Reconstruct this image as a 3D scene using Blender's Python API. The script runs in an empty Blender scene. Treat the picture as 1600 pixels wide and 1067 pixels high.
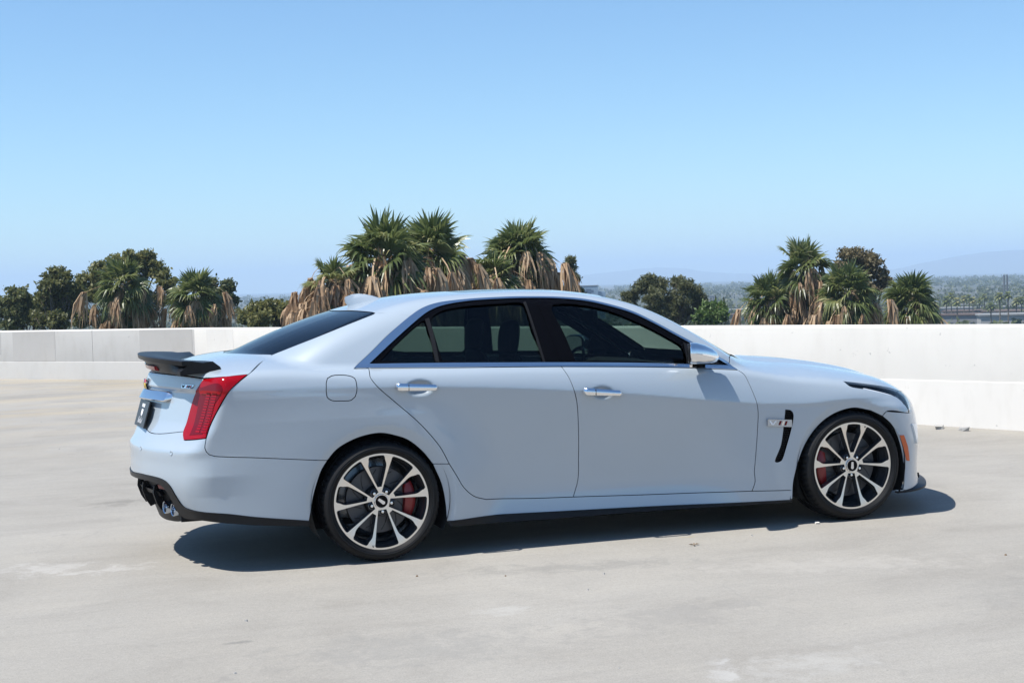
import bpy, math, random
import numpy as np
from mathutils import Vector, Matrix, noise as mnoise
from mathutils.geometry import delaunay_2d_cdt

scene = bpy.context.scene
COL = scene.collection
rad = math.radians

# ---------------------------------------------------------------- camera
cam_d = bpy.data.cameras.new('camera'); cam = bpy.data.objects.new('camera', cam_d); COL.objects.link(cam)
cam_d.lens = 50.0; cam_d.sensor_width = 36.0; cam_d.clip_start = .1; cam_d.clip_end = 60000
def aim(o, loc, yaw, pitch, roll):
    fw = Vector((math.sin(yaw)*math.cos(pitch), math.cos(yaw)*math.cos(pitch), math.sin(pitch)))
    rt = Vector((math.cos(yaw), -math.sin(yaw), 0)); up = rt.cross(fw)
    r2 = rt*math.cos(roll) + up*math.sin(roll); u2 = -rt*math.sin(roll) + up*math.cos(roll)
    m = Matrix((r2, u2, -fw)).transposed().to_4x4(); m.translation = Vector(loc); o.matrix_world = m
aim(cam, (-1.6259, -8.4509, 1.4900), .30687, -.04031, -.02899)
scene.camera = cam
scene.render.resolution_x = 1024; scene.render.resolution_y = 682

# ---------------------------------------------------------------- sky and sun
SUN = Vector((-.50, -.045, 1.0)).normalized()            # towards the sun
SUN_EL = math.asin(SUN.z); SUN_AZ = math.atan2(SUN.x, SUN.y)
world = bpy.data.worlds.new('World'); scene.world = world; world.use_nodes = True
wn = world.node_tree.nodes; wl = world.node_tree.links
for n in list(wn): wn.remove(n)
sky = wn.new('ShaderNodeTexSky'); sky.sky_type = 'NISHITA'; sky.sun_disc = False
sky.sun_elevation = SUN_EL; sky.sun_rotation = SUN_AZ; sky.altitude = 0; sky.air_density = 1.0; sky.dust_density = .1; sky.ozone_density = 3.0
bg = wn.new('ShaderNodeBackground'); bg.inputs['Strength'].default_value = .091
wo = wn.new('ShaderNodeOutputWorld')
tint = wn.new('ShaderNodeMix'); tint.data_type = 'RGBA'; tint.blend_type = 'MULTIPLY'; tint.inputs[0].default_value = 1; tint.inputs[7].default_value = (.87, 1.09, 1.22, 1)   # camera white balance of the clear summer sky
wl.new(sky.outputs[0], tint.inputs[6]); wl.new(tint.outputs[2], bg.inputs[0]); wl.new(bg.outputs[0], wo.inputs[0])
sun_d = bpy.data.lights.new('sun', 'SUN'); sun_d.energy = 5.0; sun_d.angle = rad(.53); sun_d.color = (1, .965, .91)
sun = bpy.data.objects.new('sun', sun_d); COL.objects.link(sun)
sun.rotation_euler = SUN.to_track_quat('Z', 'Y').to_euler(); sun.location = (0, 0, 60)
vs = scene.view_settings
vs.view_transform = 'Standard'; vs.look = 'None'; vs.gamma = 1; vs.exposure = 0.52; vs.use_curve_mapping = False
cy = scene.cycles
cy.use_denoising = True; cy.max_bounces = 10; cy.transparent_max_bounces = 16; cy.diffuse_bounces = 4; cy.glossy_bounces = 6
cy.caustics_reflective = False; cy.caustics_refractive = False; cy.sample_clamp_indirect = 8

# ---------------------------------------------------------------- small helpers
def rng(s): return np.random.default_rng(s)
def link(name, data, parent=None):
    o = bpy.data.objects.new(name, data); COL.objects.link(o)
    if parent is not None: o.parent = parent
    return o
def tag(o, label=None, cat=None, group=None, kind=None):
    if label: o['label'] = label
    if cat: o['category'] = cat
    if group: o['group'] = group
    if kind: o['kind'] = kind
    return o
def empty(name, loc=(0, 0, 0), rz=0, parent=None):
    o = link(name, None, parent); o.location = loc; o.rotation_euler = (0, 0, rz); o.empty_display_size = .2
    return o
def mesh_data(name, V, F, mat, N=None, smooth=True):
    me = bpy.data.meshes.new(name)
    V = np.asarray(V, float)
    me.from_pydata([tuple(v) for v in V], [], [tuple(int(i) for i in f) for f in F])
    for m in (mat if isinstance(mat, (list, tuple)) else [mat]): me.materials.append(m)
    if smooth: me.polygons.foreach_set('use_smooth', [True]*len(me.polygons))
    me.update()
    if N is not None and smooth: me.normals_split_custom_set_from_vertices([tuple(n) for n in N])
    return me
def mesh(name, V, F, mat, parent=None, N=None, smooth=True):
    return link(name, mesh_data(name, V, F, mat, N, smooth), parent)
class MB:
    """collects simple solids into one mesh"""
    def __init__(s): s.V = []; s.F = []; s.M = []
    def add(s, V, F, m=0):
        b = len(s.V); s.V += [tuple(v) for v in V]; s.F += [tuple(i + b for i in f) for f in F]; s.M += [m]*len(F); return s
    def box(s, c, d, rot=None, m=0, taper=1.0):
        cx, cy_, cz = c; x, y, z = d[0]/2, d[1]/2, d[2]/2
        V = [(-x,-y,-z),(x,-y,-z),(x,y,-z),(-x,y,-z),(-x*taper,-y*taper,z),(x*taper,-y*taper,z),(x*taper,y*taper,z),(-x*taper,y*taper,z)]
        if rot is not None: V = [tuple(rot @ Vector(v)) for v in V]
        V = [(v[0]+cx, v[1]+cy_, v[2]+cz) for v in V]
        return s.add(V, [(3,2,1,0),(4,5,6,7),(0,1,5,4),(1,2,6,5),(2,3,7,6),(3,0,4,7)], m)
    def tube(s, pts, radii, n=8, m=0, cap=True):
        pts = [Vector(p) for p in pts]; V = []; F = []
        for i, p in enumerate(pts):
            t = (pts[min(i+1, len(pts)-1)] - pts[max(i-1, 0)]).normalized()
            a = t.cross(Vector((0, 0, 1)) if abs(t.z) < .9 else Vector((1, 0, 0))).normalized(); b = t.cross(a)
            r = radii[i] if isinstance(radii, (list, tuple)) else radii
            for k in range(n):
                q = 2*math.pi*k/n; V.append(tuple(p + a*(r*math.cos(q)) + b*(r*math.sin(q))))
        for i in range(len(pts)-1):
            for k in range(n):
                F.append((i*n+k, i*n+(k+1) % n, (i+1)*n+(k+1) % n, (i+1)*n+k))
        if cap: F.append(tuple(range(n))[::-1]); F.append(tuple(range((len(pts)-1)*n, len(pts)*n)))
        return s.add(V, F, m)
    def loft(s, secs, m=0, cap=True, closed=True):
        n = len(secs[0]); V = [v for q in secs for v in q]; F = []
        for i in range(len(secs)-1):
            for k in range(n if closed else n-1):
                F.append((i*n+k, i*n+(k+1) % n, (i+1)*n+(k+1) % n, (i+1)*n+k))
        if cap: F.append(tuple(range(n))[::-1]); F.append(tuple(range((len(secs)-1)*n, len(secs)*n)))
        return s.add(V, F, m)
    def lathe(s, prof, n=64, axis='y', m=0, close=False, mod=None):
        """prof = [(radius, offset along the axis)]"""
        V = []; F = []; k = len(prof)
        for i in range(n):
            q = 2*math.pi*i/n
            for j, (r, o) in enumerate(prof):
                if mod: r = r + mod(i, j)
                V.append((r*math.cos(q), o, r*math.sin(q)) if axis == 'y' else (r*math.cos(q), r*math.sin(q), o))
        for i in range(n):
            i2 = (i+1) % n
            for j in range(k if close else k-1):
                j2 = (j+1) % k
                F.append((i*k+j, i*k+j2, i2*k+j2, i2*k+j))
        return s.add(V, F, m)
    def build(s, name, mat, parent=None, smooth=True, auto=None):
        o = mesh(name, s.V, s.F, mat, parent, None, smooth)
        if isinstance(mat, (list, tuple)): o.data.polygons.foreach_set('material_index', s.M)
        if auto: sharp_by_angle(o.data, auto)
        return o
def sharp_by_angle(me, deg):
    me.set_sharp_from_angle(angle=rad(deg))
def mirror_mesh(o, name, parent, mats=None):
    """a mirrored twin of a mesh object on the other side of the car"""
    me = o.data; n = len(me.vertices); V = np.empty(n*3); me.vertices.foreach_get('co', V); V = V.reshape(-1, 3).copy(); V[:, 1] *= -1
    F = [tuple(p.vertices)[::-1] for p in me.polygons]
    N = None
    if me.has_custom_normals:
        N = np.zeros((n, 3)); ln = [l.normal[:] for l in me.corner_normals] if False else None
        cn = np.array([c.vector[:] for c in me.corner_normals]); li = np.empty(len(me.loops), int); me.loops.foreach_get('vertex_index', li)
        N[li] = cn; N[:, 1] *= -1
    sm = me.polygons[0].use_smooth
    o2 = mesh(name, V, F, list(me.materials), parent, N, sm)
    mi = np.empty(len(me.polygons), np.int32); me.polygons.foreach_get('material_index', mi); o2.data.polygons.foreach_set('material_index', mi)
    if N is None and sm: sharp_by_angle(o2.data, 35)
    return o2

# ---------------------------------------------------------------- materials
def material(name): 
    m = bpy.data.materials.new(name); m.use_nodes = True
    nt = m.node_tree; b = nt.nodes['Principled BSDF']; return m, nt, b
def pbr(name, col, rough=.5, metal=0.0, coat=0.0, spec=.5, coat_rough=.03, emit=None, es=0):
    m, nt, b = material(name)
    b.inputs['Base Color'].default_value = (*col, 1); b.inputs['Roughness'].default_value = rough; b.inputs['Metallic'].default_value = metal
    b.inputs['Coat Weight'].default_value = coat; b.inputs['Coat Roughness'].default_value = coat_rough; b.inputs['Specular IOR Level'].default_value = spec
    if emit: b.inputs['Emission Color'].default_value = (*emit, 1); b.inputs['Emission Strength'].default_value = es
    return m
def node(nt, t, **kw):
    n = nt.nodes.new(t)
    for k, v in kw.items():
        if k in n.inputs: n.inputs[k].default_value = v
        else: setattr(n, k, v)
    return n
def noise_tex(nt, scale, detail=4, rough=.55, vec=None, dist=0.0):
    n = node(nt, 'ShaderNodeTexNoise', Scale=scale, Detail=detail, Roughness=rough, Distortion=dist)
    if vec is not None: nt.links.new(vec, n.inputs['Vector'])
    return n.outputs['Fac']
def ramp(nt, fac, stops, interp='LINEAR'):
    n = nt.nodes.new('ShaderNodeValToRGB'); n.color_ramp.interpolation = interp
    e = n.color_ramp.elements
    while len(e) < len(stops): e.new(.5)
    for i, (p, c) in enumerate(stops): e[i].position = p; e[i].color = (*c, 1) if not isinstance(c, float) else (c, c, c, 1)
    nt.links.new(fac, n.inputs[0]); return n.outputs[0]
def mixc(nt, fac, a, b, mode='MIX'):
    n = nt.nodes.new('ShaderNodeMix'); n.data_type = 'RGBA'; n.blend_type = mode
    for s, v in ((0, fac), (6, a), (7, b)):
        if hasattr(v, 'is_output'): nt.links.new(v, n.inputs[s])
        else: n.inputs[s].default_value = v if s == 0 else (*v, 1)
    return n.outputs[2]
def mapping(nt, scale=(1, 1, 1), rot=(0, 0, 0), loc=(0, 0, 0), src='Object'):
    tc = nt.nodes.new('ShaderNodeTexCoord'); mp = nt.nodes.new('ShaderNodeMapping')
    mp.inputs['Scale'].default_value = scale; mp.inputs['Rotation'].default_value = rot; mp.inputs['Location'].default_value = loc
    nt.links.new(tc.outputs[src], mp.inputs[0]); return mp.outputs[0]
def bump(nt, b, h, strength=.3, dist=.01):
    n = node(nt, 'ShaderNodeBump', Strength=strength, Distance=dist); nt.links.new(h, n.inputs['Height']); nt.links.new(n.outputs[0], b.inputs['Normal'])
# ---------------------------------------------------------------- car body as a smooth solid
def spl(pts):
    """natural cubic spline through (x, y) points, straight beyond the ends"""
    xs = np.array([p[0] for p in pts], float); ys = np.array([p[1] for p in pts], float)
    n = len(xs); h = np.diff(xs); A = np.eye(n); b = np.zeros(n)
    for i in range(1, n - 1):
        A[i, i-1] = h[i-1]; A[i, i] = 2*(h[i-1] + h[i]); A[i, i+1] = h[i]
        b[i] = 6*((ys[i+1]-ys[i])/h[i] - (ys[i]-ys[i-1])/h[i-1])
    m = np.linalg.solve(A, b)
    def f(x):
        x = np.asarray(x, float); i = np.clip(np.searchsorted(xs, x) - 1, 0, n - 2)
        t = x - xs[i]; hi = h[i]
        s = (ys[i+1]-ys[i])/hi - hi*(2*m[i] + m[i+1])/6
        v = ys[i] + t*(s + t*(m[i]/2 + t*(m[i+1]-m[i])/(6*hi)))
        sl = (ys[1]-ys[0])/h[0] - h[0]*(2*m[0] + m[1])/6
        sr = (ys[-1]-ys[-2])/h[-1] + h[-1]*(m[-2] + 2*m[-1])/6
        v = np.where(x < xs[0], ys[0] + sl*(x-xs[0]), v)
        return np.where(x > xs[-1], ys[-1] + sr*(x-xs[-1]), v)
    return f
def sst(a, b, x):
    t = np.clip((x-a)/(b-a), 0, 1); return t*t*(3-2*t)
def smax(a, b, k):
    h = np.maximum(k - np.abs(a-b), 0); return np.maximum(a, b) + h*h/(4*k)
def smin(a, b, k): return -smax(-a, -b, k)

Zc = spl([(-1.3,.992),(-.776,.976),(-.286,.961),(.339,.937),(1.133,.876),(1.412,.848),(2.149,.757),(2.45,.732),(2.65,.728),(2.9,.738),(3.15,.725),(3.4,.69),(3.6,.65)])
Zs = spl([(-1.2,1.040),(-.7,1.056),(-.4,1.060),(-.12,1.057),(.41,1.041),(1.075,1.018),(1.82,.984),(2.18,.957),(2.57,.909),(2.85,.872),(3.2,.80),(3.6,.70)])
Ws = spl([(-1.2,.83),(-.7,.865),(-.2,.862),(.5,.848),(1.2,.842),(2.2,.838),(2.7,.84),(3.1,.825),(3.4,.76),(3.7,.66)])
Wc = spl([(-1.3,.80),(-1.0,.868),(-.8,.892),(-.4,.910),(0,.917),(.6,.910),(1.2,.906),(2.0,.906),(2.6,.912),(2.95,.910),(3.2,.880),(3.4,.826),(3.6,.73),(3.8,.6)])
Und = spl([(-1.3,.62),(-.9,.72),(-.5,.88),(0,1),(2.4,1),(2.9,.8),(3.3,.35),(3.8,.25)])
Ulow = spl([(-.1,-.0136),(0,0),(.25,.034),(.5,.066),(.72,.088),(.84,.094),(.92,.090),(1.0,.080),(1.1,.064)])
ZTc = spl([(-1.3,1.035),(-1.153,1.058),(-.95,1.098),(-.72,1.136),(-.3,1.128),(.4,1.108),(1.075,1.086),(1.82,1.054),(2.25,1.022),(2.53,.975),(2.73,.956),(3.0,.920),(3.3,.853),(3.5,.790),(3.65,.728),(3.8,.65)])
XRc = spl([(.15,-1.16),(.30,-1.215),(.42,-1.262),(.50,-1.274),(.58,-1.272),(.63,-1.275),(.652,-1.274),(.672,-1.261),(.75,-1.228),(.85,-1.200),(1.0,-1.165),(1.06,-1.150),(1.2,-1.12)])
XFc = spl([(.10,3.76),(.2,3.735),(.42,3.742),(.54,3.735),(.64,3.71),(.72,3.66),(.80,3.56),(.9,3.40)])
ZGc = spl([(-1.0,.992),(-.716,1.124),(-.391,1.264),(-.243,1.315),(-.088,1.360),(.05,1.393),(.223,1.428),(.471,1.453),(.645,1.459),(.954,1.463),(1.23,1.452),(1.45,1.427),(1.66,1.384),(1.88,1.306),(2.07,1.216),(2.38,1.045),(2.52,.965),(2.8,.81)])
WH_R, WH_F = (0.0, .330), (2.91, .333)
def side_w(x, z):
    zc, wc, zs, ws = Zc(x), Wc(x), Zs(x), Ws(x)
    d = z - zc; D = np.maximum(zs - zc, .03); s0 = .15
    k = np.maximum((wc - ws - s0*D)/D**2, 0)
    dp = np.clip(d, 0, None)
    q = np.where(dp < D, k*dp*dp, k*D*D + 2*k*D*(dp-D))
    up = wc - s0*d - q
    t = (zc - z)/(zc - .21)
    lo = wc - Und(x)*Ulow(t)
    w = smin(up, lo, .003)
    # crease round the rear bumper
    b = np.abs(z - .515); w = w + .020*np.clip(1 - np.sqrt(b*b + 2e-6)/.11, 0, 1)*(1 - sst(-1.05, -.5, x))
    for (cx, cz), wf, rl in ((WH_R, .918, .42), (WH_F, .914, .395)):
        r = np.sqrt((x-cx)**2 + (z-cz)**2)
        fl = wf - .34*(np.sqrt(np.clip(rl - r, 0, None)**2 + 1e-5)) - .045*np.clip(.80 - z, 0, None)
        re = rl + (r - rl)*(.42 + .58*sst(cx - .25, cx + .15, x))
        wt = (1 - sst(rl, .74, re))*(1 - sst(zc - .05, zc + .02, z))
        w = w + wt*np.maximum(fl - w, 0)
    return w
def f_body(x, y, z):
    a = np.abs(y)
    side = a - side_w(x, z)
    cm = sst(1.5, 2.4, x); crown = cm*(.085 - .042*sst(2.9, 3.5, x))*(a/.82)**2.6 + (1 - cm)*.078*(a/.86)**3.2
    crown = crown - .022*sst(2.2, 2.6, x)*(1 - sst(.26, .42, a))*(1 - sst(3.2, 3.6, x))*.8
    top = z - (ZTc(x) - crown)
    aq = np.sqrt(a*a + .0009)
    rear = (XRc(z) + .010*sst(.72, .80, z)*(1 - sst(.955, .966, z)) + .20*(aq - .03)*sst(.60, .80, z) + (.20 + .22*(1 - sst(.60, .80, z)))*a*a) - x
    front = x - (XFc(z) - .50*a*a)
    f = smax(side, top, .030)
    f = smax(f, front, .10)
    kr = .035 + .045*(1 - sst(.60, .72, z))
    h = np.maximum(kr - np.abs(f - rear), 0)
    f = np.maximum(f, rear) + h*h/(4*kr)
    return f
def glass_w(x, z):
    q = z - 1.03
    w = .828 - np.where(q > 0, .50*q + .28*q*q, .22*q)
    w = w - .045*np.clip((.45 - x)/1.0, 0, None)**1.7 - .060*np.clip((x - 1.35)/.85, 0, None)**2
    return w
def f_green(x, y, z):
    a = np.abs(y)
    xe = .75 + (x - .75)*(1 + (.15 - .055*sst(1.0, 1.7, x))*(a/.65)**2)
    top = (z - (ZGc(xe) - .030*(a/.62)**2))*.92
    return np.maximum(smax((a - glass_w(x, z))*.9, top, .085 - .045*sst(1.2, 1.8, x)), .985 - .055*sst(1.3, 2.0, x) - z)
CUPS = [(.232, .942), (1.300, .857)]
def f_car(x, y, z):
    f = smin(f_body(x, y, z), f_green(x, y, z), .022)
    for cx, cz in CUPS:
        e = (np.sqrt(((x-cx)/.078)**2 + ((np.abs(y)-.925)/.042)**2 + ((z-cz)/.046)**2) - 1)*.042
        f = smax(f, -e, .010)
    return f
def grad(f, P, e=2e-3):
    g = np.stack([f(P[:,0]+e, P[:,1], P[:,2]) - f(P[:,0]-e, P[:,1], P[:,2]),
                  f(P[:,0], P[:,1]+e, P[:,2]) - f(P[:,0], P[:,1]-e, P[:,2]),
                  f(P[:,0], P[:,1], P[:,2]+e) - f(P[:,0], P[:,1], P[:,2]-e)], 1)
    return g/np.maximum(np.linalg.norm(g, axis=1), 1e-9)[:, None]
def cast(f, O, D, tmax, n=70):
    """first point where the ray O + t D enters the solid"""
    O = np.asarray(O, float); D = np.asarray(D, float); m = len(O); dt = tmax/n
    t1 = np.full(m, tmax); found = np.zeros(m, bool); act = np.arange(m)
    for i in range(1, n + 1):
        P = O[act] + (i*dt)*D[act]
        ins = f(P[:,0], P[:,1], P[:,2]) < 0
        t1[act[ins]] = i*dt; found[act[ins]] = True; act = act[~ins]
        if not len(act): break
    hi = t1; lo = np.where(found, t1 - dt, tmax - dt)
    for _ in range(16):
        mid = (lo + hi)/2; P = O + mid[:, None]*D
        ins = f(P[:,0], P[:,1], P[:,2]) < 0
        hi = np.where(ins, mid, hi); lo = np.where(ins, lo, mid)
    return O + hi[:, None]*D, found
# ---------------------------------------------------------------- panels cut from the body surface
R0, F0 = -.2, 2.9
def chart_rays(ch, A):
    n = len(A); u, v = A[:, 0], A[:, 1]; o = np.zeros(n)
    if ch == 'side': return np.stack([u, o-1.25, v], 1), np.tile((0., 1., 0.), (n, 1)), 1.25
    if ch == 'top': return np.stack([u, v, o+1.75], 1), np.tile((0., 0., -1.), (n, 1)), 1.3
    th = u/.95
    if ch == 'rear': d = np.stack([-np.cos(th), -np.sin(th), o], 1); c = np.stack([o+R0, o, v], 1)
    else: d = np.stack([np.cos(th), -np.sin(th), o], 1); c = np.stack([o+F0, o, v], 1)
    return c + 1.5*d, -d, 1.5
def surf(ch, A, off=0.0, f=None):
    f = f or f_car; A = np.asarray(A, float); O, D, tm = chart_rays(ch, A)
    P, ok = cast(f, O, D, tm, 60); N = grad(f, P)
    return P + N*off, N
def pip(poly, Q):
    x, y = Q[:, 0], Q[:, 1]; c = np.zeros(len(Q), bool); n = len(poly)
    for i in range(n):
        x1, y1 = poly[i]; x2, y2 = poly[(i+1) % n]
        if y1 == y2: continue
        k = ((y1 > y) != (y2 > y)) & (x < (x2-x1)*(y-y1)/(y2-y1) + x1); c ^= k
    return c
def pdist(poly, Q):
    d = np.full(len(Q), 1e9); n = len(poly)
    for i in range(n):
        a = np.array(poly[i]); b = np.array(poly[(i+1) % n]); e = b - a; L = max(e@e, 1e-12)
        t = np.clip(((Q-a)@e)/L, 0, 1); d = np.minimum(d, np.linalg.norm(Q - (a + t[:, None]*e), axis=1))
    return d
def pdist_open(pl, Q):
    d = np.full(len(Q), 1e9)
    for a, b in zip(pl[:-1], pl[1:]):
        a = np.array(a); b = np.array(b); e = b - a; t = np.clip(((Q-a)@e)/max(e@e, 1e-12), 0, 1); d = np.minimum(d, np.linalg.norm(Q - (a + t[:, None]*e), axis=1))
    return d
def area(p): 
    p = np.asarray(p); return .5*np.sum(p[:, 0]*np.roll(p[:, 1], -1) - np.roll(p[:, 0], -1)*p[:, 1])
def cr(pts, step=.015):
    """smooth curve through points, resampled"""
    P = [np.array(p, float) for p in pts]
    if len(P) == 2:
        n = max(1, int(np.linalg.norm(P[1]-P[0])/step)); return [tuple(P[0] + (P[1]-P[0])*i/n) for i in range(n+1)]
    out = []
    for i in range(len(P)-1):
        p0 = P[i-1] if i else 2*P[0]-P[1]; p1, p2 = P[i], P[i+1]; p3 = P[i+2] if i+2 < len(P) else 2*P[-1]-P[-2]
        a, b, c = [max(np.linalg.norm(q), 1e-6)**.5 for q in (p1-p0, p2-p1, p3-p2)]
        m1 = (p1-p0)/a - (p2-p0)/(a+b) + (p2-p1)/b; m2 = (p2-p1)/b - (p3-p1)/(b+c) + (p3-p2)/c
        m1 = m1*b; m2 = m2*b
        n = max(1, int(np.linalg.norm(p2-p1)/step))
        for k in range(n):
            t = k/n; h = (2*t**3-3*t*t+1)*p1 + (t**3-2*t*t+t)*m1 + (3*t*t-2*t**3)*p2 + (t**3-t*t)*m2; out.append(tuple(h))
    out.append(tuple(P[-1])); return out
def loop(*segs, step=.015):
    out = []
    for s in segs:
        c = cr(s, step)
        if out and np.hypot(out[-1][0]-c[0][0], out[-1][1]-c[0][1]) < 2e-3: c = c[1:]
        out += c
    if np.hypot(out[-1][0]-out[0][0], out[-1][1]-out[0][1]) < 2e-3: out.pop()
    return out
def inset(poly, d):
    if not d: return [tuple(p) for p in poly]
    p = np.array(poly); s = 1 if area(p) > 0 else -1
    e = np.roll(p, -1, 0) - p; e /= np.maximum(np.linalg.norm(e, axis=1), 1e-9)[:, None]
    n = np.stack([-e[:, 1], e[:, 0]], 1)*s; m = n + np.roll(n, 1, 0)
    m /= np.maximum((m*n).sum(1), .35)[:, None]
    return [tuple(q) for q in p + m*d]
def tri2d(poly, holes=(), sp=.02, sp2=None, extra=()):
    """triangulate a 2-D region with interior points; returns points, triangles and the boundary loops"""
    sp2 = sp2 or sp; L = [poly] + list(holes); A = np.array(poly)
    gx = np.arange(A[:, 0].min(), A[:, 0].max(), sp); gy = np.arange(A[:, 1].min(), A[:, 1].max(), sp2)
    G = np.stack(np.meshgrid(gx, gy), -1).reshape(-1, 2)
    G[:, 0] += np.where((np.round((G[:, 1]-A[:, 1].min())/sp2).astype(int) % 2) == 1, sp*.5, 0)
    k = pip(poly, G)
    for h in holes: k &= ~pip(h, G)
    G = G[k]
    for l in L:
        if len(G): G = G[pdist(l, G) > .45*min(sp, sp2)]
    V = []; E = []; loops = []
    for l in L:
        b = len(V); V += list(l); m = len(l); loops.append(list(range(b, b+m))); E += [(b+i, b+(i+1) % m) for i in range(m)]
    V += [tuple(g) for g in G]
    vo, eo, fo, ov, oe, of = delaunay_2d_cdt([Vector(v) for v in V], E, [], 0, 1e-7)
    Q = np.array([(v.x, v.y) for v in vo]); T = np.array([f[:] for f in fo])
    C = Q[T].mean(1); k = pip(poly, C)
    for h in holes: k &= ~pip(h, C)
    T = T[k]
    a, b, c = Q[T[:, 0]], Q[T[:, 1]], Q[T[:, 2]]
    s = (b[:, 0]-a[:, 0])*(c[:, 1]-a[:, 1]) - (b[:, 1]-a[:, 1])*(c[:, 0]-a[:, 0])
    T[s < 0] = T[s < 0][:, ::-1]
    back = {}
    for i, o in enumerate(ov):
        for j in o: back[j] = i
    return Q, T, [[back[i] for i in l] for l in loops]
def panel(name, ch, poly, mat, parent, holes=(), gap=.0022, flange=.014, sp=.016, sp2=None, off=0.0, f=None, gaph=None, nogap=None):
    """one sheet of the body, bent to its surface, with folded edges that make the shut lines"""
    p0 = poly; poly = inset(poly, gap)
    if nogap is not None:
        d = pdist_open(nogap, np.array(p0)); poly = [a if q < 1.5e-3 else b for a, b, q in zip(p0, poly, d)]
    holes = [inset(h, -(gap if gaph is None else gaph)) for h in holes]
    Q, T, loops = tri2d(poly, holes, sp, sp2)
    P, N = surf(ch, Q, off, f); O, D, tm = chart_rays(ch, Q[:1])
    a, b, c = P[T[0]]; 
    fn = np.cross(P[T[:, 1]]-P[T[:, 0]], P[T[:, 2]]-P[T[:, 0]]); 
    flip = 1
    if (fn*N[T[:, 0]]).sum() < 0: T = T[:, ::-1]; flip = -1
    V = [tuple(p) for p in P]; NN = [tuple(n) for n in N]; F = [tuple(t) for t in T]
    if flange:
        for li, l in enumerate(loops):
            sgn = flip*(1 if area(Q[l]) > 0 else -1)*(1 if li == 0 else -1)
            m = len(l); b = len(V); Pl = P[l]; Nl = N[l]
            tan = np.roll(Pl, -1, 0) - np.roll(Pl, 1, 0); side = sgn*np.cross(tan, Nl); side /= np.maximum(np.linalg.norm(side, axis=1), 1e-9)[:, None]
            cen = P[T].mean(1).mean(0)
            for off2 in (0, flange):
                V += [tuple(q) for q in Pl - Nl*off2]; NN += [tuple(q) for q in side]
            keep = np.ones(m, bool)
            if nogap is not None: keep = ~(pdist_open(nogap, Q[l]) < 1.5e-3)
            for i in range(m):
                j = (i+1) % m
                if not (keep[i] or keep[j]): continue
                F.append((b+i, b+j, b+m+j, b+m+i))
    return mesh(name, V, F, mat, parent, NN, True)
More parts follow.
